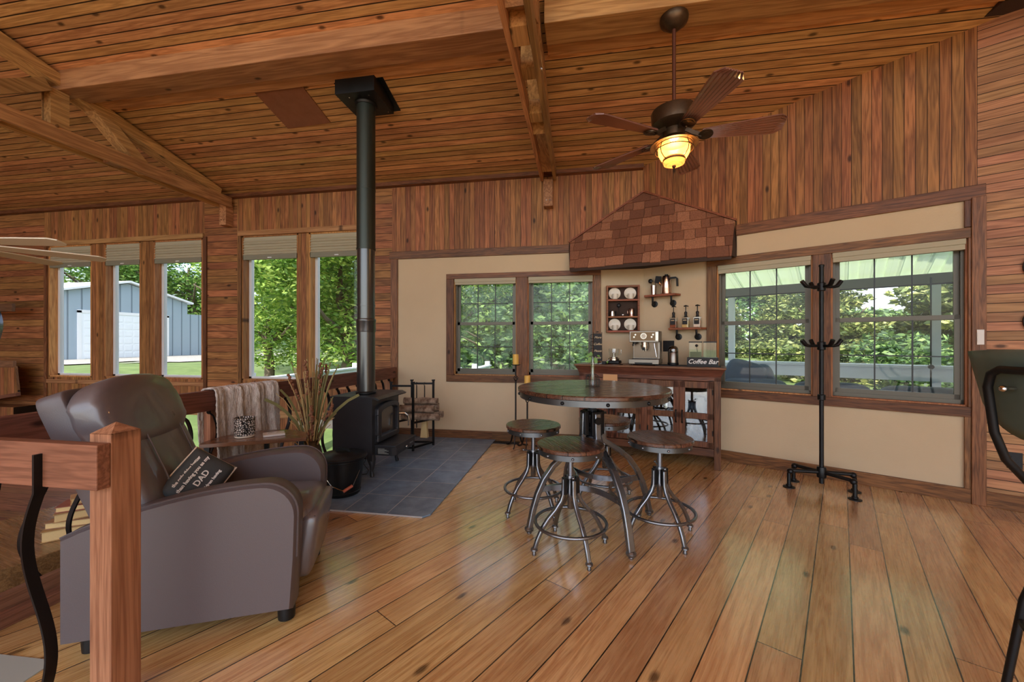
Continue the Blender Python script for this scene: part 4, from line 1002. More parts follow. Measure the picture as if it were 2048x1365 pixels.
# ash bucket
bk_ = thing('ash_bucket', 'black lidded metal ash bucket with red grip handle in front of the stove', 'bucket', (-1.925, 2.965, .0125))
build('body', MB().lathe([(.135, 0), (.14, .01), (.142, .025), (.138, .03), (.168, .27), (.176, .275), (.176, .29)], n=36), M['blackm'], bk_)
ld = build('lid', MB().lathe([(.188, .288), (.192, .295), (.192, .306), (.17, .318), (.10, .322), (.09, .330), (.01, .336)], n=36), M['blackm'], bk_)
build('lid_handle', MB().bar([(-.055, 0, .334), (-.05, 0, .352), (0, 0, .362), (.05, 0, .352), (.055, 0, .334)], .006, .022), M['blackm'], ld)
hx = -.10
bl_ = build('bail_handle', MB().tube([(-.11, -.135, .255), (-.03, -.19, .19), (.04, -.20, .12), (.12, -.165, .075)], .0035, 6).tube([(.12, -.165, .075), (.155, -.10, .10), (.165, -.02, .20)], .0035, 6), M['chrome'], bk_)
build('grip', MB().cyl((.115, -.168, .074), (.16, -.115, .105), .012), M['red'], bl_)

# firewood rack with tools
rk = thing('firewood_rack', 'black iron firewood rack holding logs and fire tools beside the stove', 'log rack', (-1.93, 4.36, .012))
A1, A2, B1, B2 = (-2.11, 4.18), (-1.865, 4.22), (-1.99, 4.47), (-1.735, 4.51)
def leg2(p, z1): return MB().cbox((p[0], p[1], z1/2+.012), (.022, .022, z1))
for p in (A1, A2, B1, B2):
    build('post', leg2(p, .77), M['iron'], rk, world=True, smooth=0)
    build('finial', MB().cbox((p[0], p[1], .79), (.032, .032, .014)), M['iron'], rk, world=True, smooth=0)
for nm, p, q_, z in (('top_bar', A1, A2, .75), ('top_bar', B1, B2, .75), ('base_bar', A1, A2, .05), ('base_bar', B1, B2, .05), ('base_bar', A2, B2, .05), ('base_bar', A1, B1, .05), ('log_rest', A2, B2, .33), ('log_rest', A1, B1, .33)):
    build(nm, MB().bar([(p[0], p[1], z), (q_[0], q_[1], z)], .018, .022), M['iron'], rk, world=True, smooth=0)
for i, (x, kind) in enumerate(((-1.93, 'poker'), (-1.83, 'brush'))):
    y = 4.47
    tl = thing('fireplace_'+kind, ('black fire poker' if kind == 'poker' else 'fire brush with straw bristles')+' hanging from the far bar of the log rack', kind, (x, y, .72))
    build('shaft', MB().cyl((x, y, .73), (x, y, .35 if kind == 'brush' else .22), .006), M['iron'], tl, world=True)
    build('hook', MB().tube([(x, y+.02, .76), (x, y-.012, .765), (x, y-.018, .74), (x, y, .725)], .004, 6), M['iron'], tl, world=True)
    if kind == 'brush': build('bristles', MB().add([(x-.022, y-.018, .36), (x+.022, y-.018, .36), (x+.022, y+.018, .36), (x-.022, y+.018, .36), (x-.045, y-.025, .11), (x+.045, y-.025, .11), (x+.045, y+.025, .11), (x-.045, y+.025, .11)], [(0,1,2,3),(7,6,5,4),(0,4,5,1),(1,5,6,2),(2,6,7,3),(3,7,4,0)]), M['straw'], tl, world=True, smooth=0)
rs = random.Random(2)
lg = None
for i, (x, y, z, rr, a) in enumerate(((-1.80, 4.30, .388, .038, .0), (-1.82, 4.385, .393, .043, .0), (-1.80, 4.47, .388, .038, -.0), (-1.86, 4.335, .470, .042, .02), (-1.84, 4.43, .475, .045, -.0), (-1.83, 4.38, .556, .04, .0))):
    m = MB(); L_ = .40 if i else .44; pts = [(-L_/2+L_*k/5, rs.uniform(-.006, .006), rs.uniform(-.005, .005)) for k in range(6)]
    m.tube(pts, [rr*rs.uniform(.88, 1.08) for _ in range(6)], 9)
    lg = build('firewood_log', m, M['bark'], loc=(x, y-.02, z+.004), rotz=a+R(6))
    tag(lg, ('birch log at the bottom of the rack, nearest the stove', 'birch log in the middle of the bottom layer in the rack', 'birch log at the bottom of the rack, nearest the wall', 'birch log in the second layer of the rack, stove side', 'thick birch log in the second layer, wall side', 'single birch log on top of the stack in the rack')[i], 'log', 'birch logs in the rack')
# ---------------------------------------------------------------- shingled hood over the coffee nook
E0 = Vector((-.116, 4.747, 2.12)); eh = Vector((.963, -.271, 0)).normalized(); APX = Vector((.744, 4.92, 3.017))
uh = APX-E0-eh*(APX-E0).dot(eh); uh.normalize(); nh = eh.cross(uh).normalized()
if nh.y > 0: nh = -nh
def HP(a, b, o=0): return E0+eh*a+uh*b+nh*o
outl = [(0, 0), (1.675, 0), (1.715, .41), (.783, .985), (-.045, .367)]
def clip(poly, cl):
    for i in range(len(cl)):
        a, b = cl[i], cl[(i+1) % len(cl)]; out = []
        ins = lambda p: (b[0]-a[0])*(p[1]-a[1])-(b[1]-a[1])*(p[0]-a[0]) >= -1e-9
        for k in range(len(poly)):
            p, q = poly[k], poly[(k+1) % len(poly)]
            if ins(p): out.append(p)
            if ins(p) != ins(q):
                d1 = (b[0]-a[0])*(p[1]-a[1])-(b[1]-a[1])*(p[0]-a[0]); d2 = (b[0]-a[0])*(q[1]-a[1])-(b[1]-a[1])*(q[0]-a[0]); t_ = d1/(d1-d2)
                out.append((p[0]+(q[0]-p[0])*t_, p[1]+(q[1]-p[1])*t_))
        poly = out
        if len(poly) < 3: return []
    return poly
hd = thing('shingled_hood', 'peaked cedar shingle canopy across the corner above the coffee bar', 'canopy', (.75, 4.6, 2.12))
rs = random.Random(11); m = MB()
for row in range(9):
    b = -.012+row*.125; a = -.1+rs.uniform(-.08, 0)
    while a < 1.8:
        w_ = rs.choice((.085, .11, .13, .16, .2)); j = rs.uniform(-.014, .014)
        p = clip([(a, max(-.02, b+j)), (a+w_-.004, max(-.02, b+j)), (a+w_-.004, b+.15), (a, b+.15)], outl if row else [(0, -.02), (1.675, -.02)]+outl[2:])
        if len(p) >= 3:
            n = len(p); lo = [HP(x, y, .012+.012*(1-(y-b)/.15)) for x, y in p]; hi = [HP(x, y, .001) for x, y in p]
            m.add(lo+hi, [tuple(range(n)), tuple(range(n, 2*n))[::-1]]+[(i, (i+1) % n, n+(i+1) % n, n+i) for i in range(n)])
        a += w_
build('shingles', m, M['shingle'], hd, world=True, smooth=0)
BL, BR, TR_, TL_ = HP(0, 0), HP(1.675, 0), HP(1.715, .41), HP(-.045, .367)
wl, wr, wc = Vector((-.13, 4.905, 2.12)), Vector(D(.985, .01, 2.12)), Vector((.744, 4.905, 2.12))
wlt, wrt, wct = Vector((-.14, 4.905, 2.45)), Vector(D(.985, .01, 2.5)), Vector((.744, 4.905, 3.0))
bd = MB().add([BL, BR, TR_, HP(.783, .98), TL_, wl, wc, wr, wlt, wct, wrt], [(0,1,2,3,4), (0,5,6,7,1), (0,4,8,5), (1,7,10,2), (4,3,9,8), (3,2,10,9)])
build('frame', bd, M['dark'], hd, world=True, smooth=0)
build('edge_batten', MB().bar([HP(-.06, .375, .02), HP(.783, 1.0, .02)], .04, .02).bar([HP(.783, 1.0, .02), HP(1.73, .42, .02)], .04, .02), M['nook'], hd, world=True, smooth=0)
build('eave_board', MB().bar([HP(-.0, -.02, -.005), HP(1.675, -.02, -.005)], .03, .04), M['dark'], hd, world=True, smooth=0)

# ---------------------------------------------------------------- coffee bar cabinet
LC = (-.0125, 4.5438, 0); LA = R(-18)
MC = Matrix.Translation(LC) @ Matrix.Rotation(LA, 4, 'Z')
cb = thing('coffee_cabinet', 'reclaimed wood sideboard with glass doors set across the corner as coffee bar', 'cabinet', LC, LA)
W_ = 1.42; DP = .34
def cpart(nm, mb, mat, p=None, **k): return build(nm, mb, mat, p or cb, **({'smooth': 0, 'bevel': .003} | k))
for x in (0, W_-.06):
    for y in (0, DP-.05): cpart('leg', MB().box(x, x+.06, y, y+.05, 0, .90), M['cab'])
cpart('bottom_rail', MB().box(.06, W_-.06, .004, .035, .125, .20), M['cabH'])
cpart('side_panel', MB().box(.008, .03, .05, DP-.05, .14, .90), M['cab']); cpart('side_panel', MB().box(W_-.03, W_-.008, .05, DP-.05, .14, .90), M['cab'])
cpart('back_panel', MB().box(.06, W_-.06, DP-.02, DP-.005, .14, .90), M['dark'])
cpart('floor_board', MB().box(.03, W_-.03, .035, DP-.02, .18, .20), M['cabH'])
cpart('inner_shelf', MB().box(.06, W_-.06, .05, DP-.02, .505, .522), M['cabH'])
cpart('top_rail', MB().box(.0, W_, .0, .03, .86, .905), M['cabH'])
cr_ = MB(); prof = [(0, .90), (-.004, .915), (-.012, .935), (-.03, .968), (-.04, .98)]
for (y0, z0), (y1, z1) in zip(prof, prof[1:]):
    cr_.add([(y0, y0, z0), (W_-y0, y0, z0), (W_-y0, DP, z0), (y0, DP, z0), (y1, y1, z1), (W_-y1, y1, z1), (W_-y1, DP, z1), (y1, DP, z1)], [(0,1,5,4), (1,2,6,5), (3,0,4,7), (2,3,7,6)])
cpart('crown_moulding', cr_, M['cabH'], bevel=0)
cpart('top', MB().box(-.045, W_+.045, -.045, DP+.0, .98, 1.0), M['cabH'])
cpart('centre_stile', MB().box(.675, .735, .002, .03, .20, .87), M['cab'])
xs = [(.065, .368), (.370, .673), (.738, 1.045), (1.047, 1.355)]
for i, (a, b) in enumerate(xs):
    d = MB(); s_ = .055
    for x0, x1, p, q in ((a, a+s_, .21, .855), (b-s_, b, .21, .855), (a, b, .21, .265), (a, b, .79, .855), (a, b, .485, .545)): d.box(x0, x1, -.004, .022, p, q)
    dd = cpart('door', d, M['cab'])
    for p, q in ((.265, .485), (.545, .79)): cpart('glass_pane', MB().box(a+s_, b-s_, .008, .011, p, q), M['cabglass'], dd, bevel=0)
    hx = b-.028 if i % 2 == 0 else a+.028
    cpart('handle', MB().tube([(hx, -.006, .56), (hx, -.028, .545), (hx, -.03, .50), (hx, -.028, .455), (hx, -.006, .44)], [.009, .005, .006, .005, .009], 8), M['blackm'], dd, smooth=40, bevel=0)
    for z in (.33, .73):
        hx2 = a+.006 if i % 2 == 0 else b-.006
        cpart('hinge', MB().cyl((hx2, -.008, z), (hx2, -.008, z+.05), .005, n=8), M['blackm'], dd, bevel=0)
def onC(x, y, z): return tuple(MC @ Vector((x, y, z)))
tag(build('paper_sheet', MB().box(.275, .43, -.0065, -.005, .60, .895), M['kraft'], smooth=0, loc=LC, rotz=LA), 'brown paper sheet hanging on the left half of the coffee cabinet front', 'paper')
# glassware and dishes inside
wg = thing('wine_glass', 'clear wine glass in the lower right of the cabinet, left of its pair', 'wine glass', onC(1.15, .14, .2005), LA, 'wine glasses in the cabinet')
prof = [(.034, 0), (.034, .003), (.005, .008), (.004, .09), (.03, .11), (.042, .15), (.036, .21)]
build('bowl', MB().lathe([(.004, .09), (.03, .11), (.042, .15), (.036, .21)], cap=False), M['ware'], wg); build('stem', MB().lathe([(.034, 0), (.034, .003), (.005, .008), (.004, .09)]), M['ware'], wg)
for x, y, lb in ((1.25, .12, 'clear wine glass in the lower right of the cabinet, right of its pair'), (1.20, .22, 'clear wine glass standing behind two others in the lower right of the cabinet'), (.56, .14, 'clear wine glass in the lower left part of the cabinet behind the second door')):
    c = copy_tree(wg); c.location = onC(x, y, .2005); c['label'] = lb
pb = MB().lathe([(.05, 0), (.10, .012), (.12, .02), (.12, .023), (.05, .006)])
tag(build('serving_plate', pb, M['cream'], loc=onC(.89, .17, .38)), 'white oval serving plate lying on the dishes behind the third cabinet door', 'plate')
tag(build('dish_stack', MB().lathe([(.07, 0), (.10, .02), (.10, .06), (.11, .10), (.11, .14), (.08, .178)]), M['blackm'], loc=onC(.89, .17, .2005)), 'dark stacked dishes behind the third cabinet door', 'dishes')
tag(build('white_jug', MB().lathe([(.035, 0), (.045, .05), (.045, .11), (.032, .14), (.036, .16)]), M['cream'], loc=onC(1.24, .16, .523)), 'white jug on the upper cabinet shelf behind the right door', 'jug')
tag(build('steel_pot', MB().lathe([(.05, 0), (.07, .02), (.072, .10), (.06, .12), (.01, .13)]), M['chrome'], loc=onC(.90, .16, .523)), 'shiny steel pot on the upper cabinet shelf behind the third door', 'pot')
tag(build('linen_roll', MB().cyl((-.08, 0, .05), (.08, 0, .05), .05), M['cushion'], loc=onC(1.12, .18, .523), rotz=LA), 'grey folded cloth roll behind the right cabinet door', 'cloth')

# espresso machine
em = thing('espresso_machine', 'brushed steel espresso machine on the coffee bar', 'espresso machine', onC(.695, .17, 1.0), LA)
K = lambda nm, mb, mat, p=None, **k: build(nm, mb, mat, p or em, **({'smooth': 35, 'bevel': .004} | k))
K('drip_base', MB().box(-.155, .155, -.14, .13, .012, .065), M['brushed']); K('drip_grate', MB().box(-.12, .12, -.13, .0, .065, .07), M['blackm'], bevel=0)
K('base_recess', MB().box(-.09, .09, -.1415, -.13, .012, .03), M['blackm'], bevel=0)
for x in (-.12, .12):
    for y in (-.1, .1): K('rubber_foot', MB().cyl((x, y, 0), (x, y, .014), .012), M['blackm'], bevel=0)
K('body', MB().box(-.13, .15, -.02, .13, .065, .25), M['brushed']); K('splash_panel', MB().box(-.12, .13, -.023, -.02, .075, .24), plain('smoky steel panel', srgb(112,98,86), .25, .8), bevel=0)
K('head', MB().box(-.15, .15, -.12, .13, .245, .365), M['brushed']); K('control_panel', MB().box(-.135, .115, -.123, -.12, .262, .352), plain('bronze control panel', srgb(104,82,60), .3, .7), bevel=0)
g_ = K('pressure_gauge', MB().cyl((0, -.135, .31), (0, -.12, .31), .032), M['chrome'], bevel=0); K('gauge_face', MB().cyl((0, -.1365, .31), (0, -.135, .31), .026), M['cream'], g_, bevel=0)
K('gauge_needle', MB().bar([(-.014, -.138, .318), (.012, -.138, .304)], .003, .001), M['label'], g_, bevel=0)
for x in (-.095, .085):
    for z in (.30, .325): K('button', MB().cyl((x+(.01 if z > .31 else -.004), -.129, z), (x+(.01 if z > .31 else -.004), -.12, z), .009), M['chrome'], bevel=0)
K('brew_head', MB().cyl((0, -.07, .215), (0, -.07, .25), .034).cyl((0, -.07, .195), (0, -.07, .215), .04), M['chrome'], bevel=0)
pf = K('portafilter', MB().cyl((0, -.07, .175), (0, -.07, .197), .036).cyl((-.012, -.07, .150), (-.012, -.07, .175), .006).cyl((.012, -.07, .150), (.012, -.07, .175), .006), M['chrome'], bevel=0)
K('portafilter_handle', MB().cyl((0, -.10, .185), (.01, -.20, .175), .012, .015), M['blackm'], pf, bevel=0)
K('grinder_spout', MB().cyl((-.10, -.09, .225), (-.10, -.09, .25), .022).cyl((-.115, -.10, .205), (-.115, -.10, .225), .008), M['blackm'], bevel=0)
K('steam_wand', MB().tube([(.10, -.09, .25), (.105, -.10, .20), (.12, -.105, .12), (.125, -.105, .09)], .005, 8), M['chrome'], bevel=0)
K('side_spine', MB().box(.12, .145, -.1215, -.12, .262, .352), M['chrome'], bevel=0)
# blender
bn = thing('blender', 'small glass jug blender with black base beside the espresso machine', 'blender', onC(.345, .19, 1.0), LA)
build('base', MB().box(-.075, .075, -.06, .06, .0, .04), M['blackm'], bn, bevel=.01, smooth=35); build('steel_band', MB().lathe([(.062, .04), (.062, .062), (.05, .068), (.05, .078)]), M['chrome'], bn)
build('glass_jug', MB().lathe([(.03, .078), (.045, .09), (.056, .13), (.058, .17)], cap=False).tube([(.056, 0, .165), (.082, 0, .16), (.08, 0, .11), (.05, 0, .10)], .006, 8), M['ware'], bn)
build('jug_rib', MB().lathe([(.012, .08), (.012, .12), (.003, .13)]), M['chrome'], bn)
sb_ = tag(build('lime_coaster_box', MB().box(-.022, .022, -.02, .02, 0, .034), M['blackm'], loc=onC(.27, .05, 1.0), rotz=LA, smooth=0, bevel=.003), 'small black box on the bar front left of the blender', 'box')
tag(build('steel_puck', MB().lathe([(.022, 0), (.024, .003), (.02, .007), (.005, .008)]), M['iron'], loc=onC(.46, .03, 1.0)), 'small flat metal puck on the bar left of the espresso machine', 'puck')
# grinder
gr_ = thing('coffee_grinder', 'steel coffee grinder with smoky dome lid near the outlet', 'grinder', onC(.975, .15, 1.006), LA)
build('base', MB().lathe([(.05, 0), (.055, .004), (.055, .022), (.05, .025)]), M['blackm'], gr_); build('body', MB().lathe([(.052, .025), (.052, .13), (.05, .133)]), M['brushed'], gr_)
build('dome_lid', MB().lathe([(.05, .133), (.052, .14), (.05, .17), (.04, .19), (.02, .2), (.002, .202)]), glassy('smoky dome', (.35,.33,.33,1), .2), gr_); build('inner_cone', MB().lathe([(.03, .134), (.02, .16), (.008, .18), (.001, .185)]), M['chrome'], gr_)
tag(build('bar_mat', MB().box(.82, 1.42, .03, .27, 0, .005), M['label'], smooth=0, loc=onC(0, 0, 1.0), rotz=LA), 'flat black mat on the right half of the coffee bar', 'mat')
# canisters in a lettered crate
kr = thing('coffee_bar_crate', 'black front wooden crate lettered Coffee Bar with pale grey end', 'crate', onC(1.257, .12, 1.006), LA)
bw, bh = .285, .085
build('front_board', MB().box(-bw/2, bw/2, -.06, -.05, 0, bh), M['label'], kr, smooth=0); build('back_board', MB().box(-bw/2, bw/2, .09, .10, 0, bh), M['signgrey'], kr, smooth=0)
eb = wall_grid([-.06, .10], [0, bh], .01, [(.0, .05, .03, .055)], lambda u, z: 0, Matrix.Translation((bw/2, 0, 0)) @ Matrix.Rotation(R(90), 4, 'Z') @ Matrix.Translation((0, -.0, 0)))
build('end_board', eb, M['signgrey'], kr, smooth=0); build('end_board', MB().box(-bw/2-.0, -bw/2+.01, -.05, .09, 0, bh), M['signgrey'], kr, smooth=0)
build('base_board', MB().box(-bw/2+.01, bw/2-.01, -.05, .09, 0, .008), M['signgrey'], kr, smooth=0)
text('lettering', 'Coffee Bar', .062, Matrix.Translation(onC(1.257, .0585, 1.006+.043)) @ Matrix.Rotation(LA, 4, 'Z') @ Matrix.Rotation(R(90), 4, 'X'), M['ink'], kr, .001, shear=.35, bold=.0008)
for k, (x, full, lb) in enumerate(((1.19, 1, 'square glass canister with ground coffee and scoop, left in the crate'), (1.322, 0, 'square glass canister, nearly empty, right in the crate'))):
    cn_ = thing('glass_canister', lb, 'canister', onC(x, .135, 1.016), LA, 'canisters in the coffee crate')
    build('jar', MB().box(-.058, .058, -.055, .055, 0, .225), M['ware'], cn_, smooth=0); build('lid', MB().box(-.06, .06, -.057, .057, .225, .237), M['iron'], cn_, smooth=0)
    if full:
        build('coffee', MB().box(-.05, .05, -.048, .048, .004, .13), M['grounds'], cn_, smooth=0)
        build('scoop', MB().cyl((.02, -.05, .13), (.012, -.05, .185), .003, n=6).ball((.012, -.052, .195), .014), M['blackm'], cn_)
    else: build('beans', MB().box(-.05, .05, -.048, .048, .004, .05), M['grounds'], cn_, smooth=0)
# mug rack sign
mr = thing('mug_rack', 'tall narrow black lettered wire mug rack at the left end of the bar', 'mug rack', onC(.155, .2, 1.0), R(9))
build('board', MB().box(-.045, .045, -.006, .006, .03, .345), M['label'], mr, smooth=0); build('wire_frame', MB().tube([(-.05, 0, .012), (-.05, 0, .36), (.05, 0, .36), (.05, 0, .012)], .003, 6, closed=True).tube([(-.05, -.05, .003), (.05, -.05, .003), (.05, .05, .003), (-.05, .05, .003)], .003, 6, closed=True).cyl((0, 0, .36), (0, 0, .37), .012), M['iron'], mr)
for k in range(4):
    z = .31-.08*k; build('mug_hook', MB().tube([(-.045, 0, z+.022), (-.075, 0, z+.022), (-.088, 0, z+.012), (-.088, 0, z-.012), (-.078, 0, z-.024), (-.045, 0, z-.024)], .003, 6), M['iron'], mr)
for k, s_ in enumerate(('More', 'Coffee', 'Please', 'Love')):
    text('lettering', s_, .036, Matrix.Translation(onC(.155, .2, 1.0)) @ Matrix.Rotation(R(9), 4, 'Z') @ Matrix.Translation((0, -.008, .30-.078*k)) @ Matrix.Rotation(R(90), 4, 'X'), M['gold'], mr, .0006, shear=.4)
tag(build('charging_cable', MB().tube([(.0, 0, .004), (.06, .03, .004), (.10, -.01, .004), (.16, .02, .02), (.20, .06, .05)], .003, 6), M['white'], loc=onC(.12, .03, 1.0), rotz=LA), 'thin white cable on the bar top beside the mug rack', 'cable')

# ---------------------------------------------------------------- cup niche shelf on the wall
nx0, nx1, nz0, nz1 = .305, .688, 1.362, 1.92; yb, yf = 4.918, 4.835
ns = thing('cup_shelf', 'small open wooden wall shelf with cups and saucers above the espresso machine', 'shelf', (.4965, 4.9, 1.362))
for nm, x0, x1, p, q in (('side', nx0, nx0+.022, nz0, nz1), ('side', nx1-.022, nx1, nz0, nz1), ('top_board', nx0+.022, nx1-.022, nz1-.022, nz1), ('bottom_board', nx0+.022, nx1-.022, nz0, nz0+.022), ('shelf_board', nx0+.022, nx1-.022, 1.735, 1.755), ('shelf_board', nx0+.022, nx1-.022, 1.536, 1.553)):
    build(nm, MB().box(x0, x1, yf, yb-.004, p, q), M['nook'], ns, world=True, smooth=0, bevel=.002)
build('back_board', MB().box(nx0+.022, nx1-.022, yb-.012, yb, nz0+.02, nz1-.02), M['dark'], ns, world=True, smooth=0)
def saucer_cup(x, z, ls, lc):
    s_ = build('saucer', MB().lathe([(.001, 0), (.03, 0), (.062, .010), (.07, .013), (.07, .016), (.03, .006), (.001, .006)], M=Matrix.Translation((x, 4.900, z+.0705)) @ Matrix.Rotation(R(84), 4, 'X')), M['cream'])
    tag(s_, ls, 'saucer', 'saucers in the wall shelf')
    c_ = thing('coffee_cup', lc, 'cup', (x+.004, 4.856, z), 0, 'cups in the wall shelf')
    build('body', MB().lathe([(.024, 0), (.031, .004), (.034, .03), (.034, .064), (.031, .064), (.030, .01), (.002, .008)], cap=False, n=20), M['cream'], c_)
    build('handle', MB().tube([(-.033, 0, .054), (-.052, 0, .05), (-.054, 0, .025), (-.033, 0, .015)], .0035, 6), M['cream'], c_)
for x, z, a in ((.405, 1.756, 'top left'), (.585, 1.756, 'top right'), (.405, 1.385, 'bottom left'), (.585, 1.385, 'bottom right')):
    saucer_cup(x, z, 'white saucer standing upright in the %s of the wall shelf' % a, 'white cup in front of the saucer, %s of the wall shelf' % a)
mj = thing('milk_jug', 'small steel milk jug at the left of the middle wall shelf', 'jug', (.378, 4.868, 1.5535))
build('body', MB().lathe([(.026, 0), (.03, .004), (.03, .03), (.024, .052), (.026, .062)]), M['chrome'], mj); build('handle', MB().tube([(.025, 0, .058), (.046, 0, .056), (.05, 0, .035), (.045, 0, .01)], .006, 6), M['blackm'], mj)
sp = thing('coffee_scoop', 'black coffee scoop standing upright on the middle wall shelf', 'scoop', (.455, 4.885, 1.553))
build('bowl', MB().ball((0, 0, .133), .023, (1, .5, 1)), M['blackm'], sp); build('handle', MB().cyl((0, 0, 0), (0, 0, .115), .0045, n=8), M['blackm'], sp)
tag(build('silver_ball_ornament', MB().lathe([(.012, 0), (.012, .004), (.018, .015), (.018, .025), (.01, .036), (.003, .04)]), M['chrome'], loc=(.50, 4.875, 1.553)), 'tiny round silver ornament in the middle of the wall shelf', 'ornament')
cm = thing('copper_mug', 'hammered copper mug at the right of the middle wall shelf', 'mug', (.600, 4.875, 1.5535))
build('body', MB().lathe([(.036, 0), (.034, .012), (.030, .03), (.030, .088), (.033, .092), (.028, .09), (.026, .01)], cap=False), M['copper'], cm); build('handle', MB().tube([(-.03, 0, .075), (-.045, 0, .07), (-.047, 0, .035), (-.033, 0, .022)], .004, 6), M['copper'], cm)

# ---------------------------------------------------------------- pipe shelves on the angled wall
def pshelf(s0, s1, z, brs, label):
    t = thing('pipe_shelf', label, 'shelf', D((s0+s1)/2, 0, z), R(-30), 'pipe bracket wall shelves')
    bm_ = MB().prism([(s0, -.012), (s0+.03, -.125), (s1-.03, -.125), (s1, -.012)], z-.022, z, MD); build('board', bm_, M['nook'], t, world=True, smooth=0, bevel=.002)
    for s_ in brs:
        b_ = build('pipe_bracket', MB().tube([(s_, -.002, z-.10), (s_, -.05, z-.10), (s_, -.068, z-.085), (s_, -.07, z-.022)], .011, 10, MD), M['blackm'], t, world=True)
        build('flange', MB().lathe([(.036, 0), (.036, .006), (.018, .01), (.018, .02)], M=MD @ Matrix.Translation((s_, -.001, z-.10)) @ Matrix.Rotation(R(90), 4, 'X')), M['blackm'], b_, world=False) if 0 else build('flange', MB().lathe([(.036, 0), (.036, .006), (.018, .01), (.018, .02)], M=MD @ Matrix.Translation((s_, -.001, z-.10)) @ Matrix.Rotation(R(90), 4, 'X')), M['blackm'], t, world=True)
pshelf(.025, .43, 1.79, (.135, .345), 'upper pipe bracket shelf holding a kettle beside the hood')
pshelf(.30, .70, 1.405, (.405, .61), 'lower pipe bracket shelf with three pump bottles')
uh_ = thing('utensil_glass', 'steel tumbler holding black utensils on the upper pipe shelf', 'utensil holder', D(.145, .07, 1.79), R(-30))
build('tumbler', MB().lathe([(.028, 0), (.033, .11), (.031, .11), (.026, .004)], cap=False), M['chrome'], uh_)
tag(build('coffee_scoop', MB().cyl((0, 0, .02), (-.02, 0, .14), .004, n=8).ball((-.03, 0, .165), .026, (1, .5, 1)), M['blackm'], loc=D(.135, .06, 1.792), rotz=R(-30)), 'black round scoop leaning left in the steel tumbler', 'scoop')
tag(build('spatula', MB().cyl((0, 0, .02), (.012, 0, .14), .004, n=8).box(-.02, .045, -.003, .003, .135, .215, Matrix.Rotation(R(10), 4, 'Y')), M['blackm'], loc=D(.155, .075, 1.792), rotz=R(-30), smooth=0), 'black spatula leaning right in the steel tumbler', 'spatula')
kt = thing('kettle', 'tall polished steel kettle with angular black handle on the upper pipe shelf', 'kettle', D(.29, .07, 1.79), R(-30))
build('body', MB().lathe([(.06, 0), (.062, .004), (.046, .195), (.044, .2)]), M['copper'], kt); l_ = build('lid', MB().lathe([(.044, .2), (.042, .206), (.012, .209)]), M['chrome'], kt); build('lid_knob', MB().cyl((0, 0, .209), (0, 0, .224), .018), M['blackm'], l_)
build('spout', MB().tube([(-.05, 0, .10), (-.075, 0, .13), (-.07, 0, .175), (-.085, 0, .19)], [.012, .009, .007, .006], 8), M['copper'], kt); build('handle', MB().bar([(.045, 0, .178), (.105, 0, .178), (.118, 0, .165), (.122, 0, .08)], .018, .022, (0,1,0)), M['blackm'], kt)
bs = thing('pump_bottle', 'x', 'bottle', D(.37, .07, 1.405), R(-30), 'syrup pump bottles')
bt = build('bottle', MB().box(-.036, .036, -.032, .032, 0, .115), M['ware'], bs, smooth=0, bevel=.004); 
build('syrup', MB().box(-.031, .031, -.027, .027, .004, .075), M['syrup3'], bs, smooth=0); build('neck', MB().lathe([(.02, .115), (.014, .13), (.014, .15), (.016, .152), (.016, .17), (.008, .178)]), M['blackm'], bs)
build('pump', MB().cyl((0, 0, .17), (0, 0, .235), .005, n=8).tube([(-.02, 0, .236), (.0, 0, .242), (.028, 0, .234)], [.006, .008, .004], 8), M['blackm'], bs); lb_ = build('label_plate', MB().box(-.026, .026, -.0345, -.0325, .035, .10), M['label'], bs, smooth=0)
build('label_line', MB().box(-.018, .018, -.0352, -.0346, .078, .086), M['gold'], lb_, smooth=0)
bs['label'] = 'pump bottle of dark syrup, leftmost on the lower pipe shelf'
for s_, mt, lb in ((.50, 'syrup2', 'pump bottle of pale syrup in the middle of the lower pipe shelf'), (.62, 'syrup', 'pump bottle of amber syrup, rightmost on the lower pipe shelf')):
    c = copy_tree(bs); c.location = D(s_, .07, 1.405); c['label'] = lb
    for k in c.children:
        if k.name.startswith('syrup'): k.data = k.data.copy(); k.data.materials[0] = M[mt]
# outlets and switches
def outlet(MM, u, z, w_, h, mat, label, slots=2, cat='wall outlet', nm='wall_outlet'):
    t = thing(nm, label, cat, tuple(MM @ Vector((u, 0, z))))
    build('plate', MB().box(u-w_/2, u+w_/2, -.007, 0, z-h/2, z+h/2, MM), mat, t, world=True, smooth=0, bevel=.002)
    for k in range(slots):
        build('socket', MB().box(u-w_/2+.015+k*.05*(w_ > .09), u-w_/2+.05+k*.05*(w_ > .09), -.010, -.007, z-h/2+.02, z+h/2-.02, MM) if w_ > .09 else MB().box(u-.016, u+.016, -.010, -.007, z-.035+k*.04, z-.005+k*.04, MM), mat, t, world=True, smooth=0)
outlet(MD, .294, 1.20, .125, .125, M['label'], 'black double wall outlet behind the coffee grinder')
outlet(TY, -1.85, .395, .075, .115, M['label'], 'black wall outlet low on the back wall beside the log rack')
outlet(MD, 2.80, .37, .075, .12, M['label'], 'black wall outlet on the horizontal planks behind the bar stool')
outlet(MD @ Matrix.Translation((0, -.036, 0)), 2.628, 1.285, .038, .115, M['switch'], 'white rectangular wall sensor on the corner trim above the bar stool', 2, 'wall sensor', 'wall_sensor')
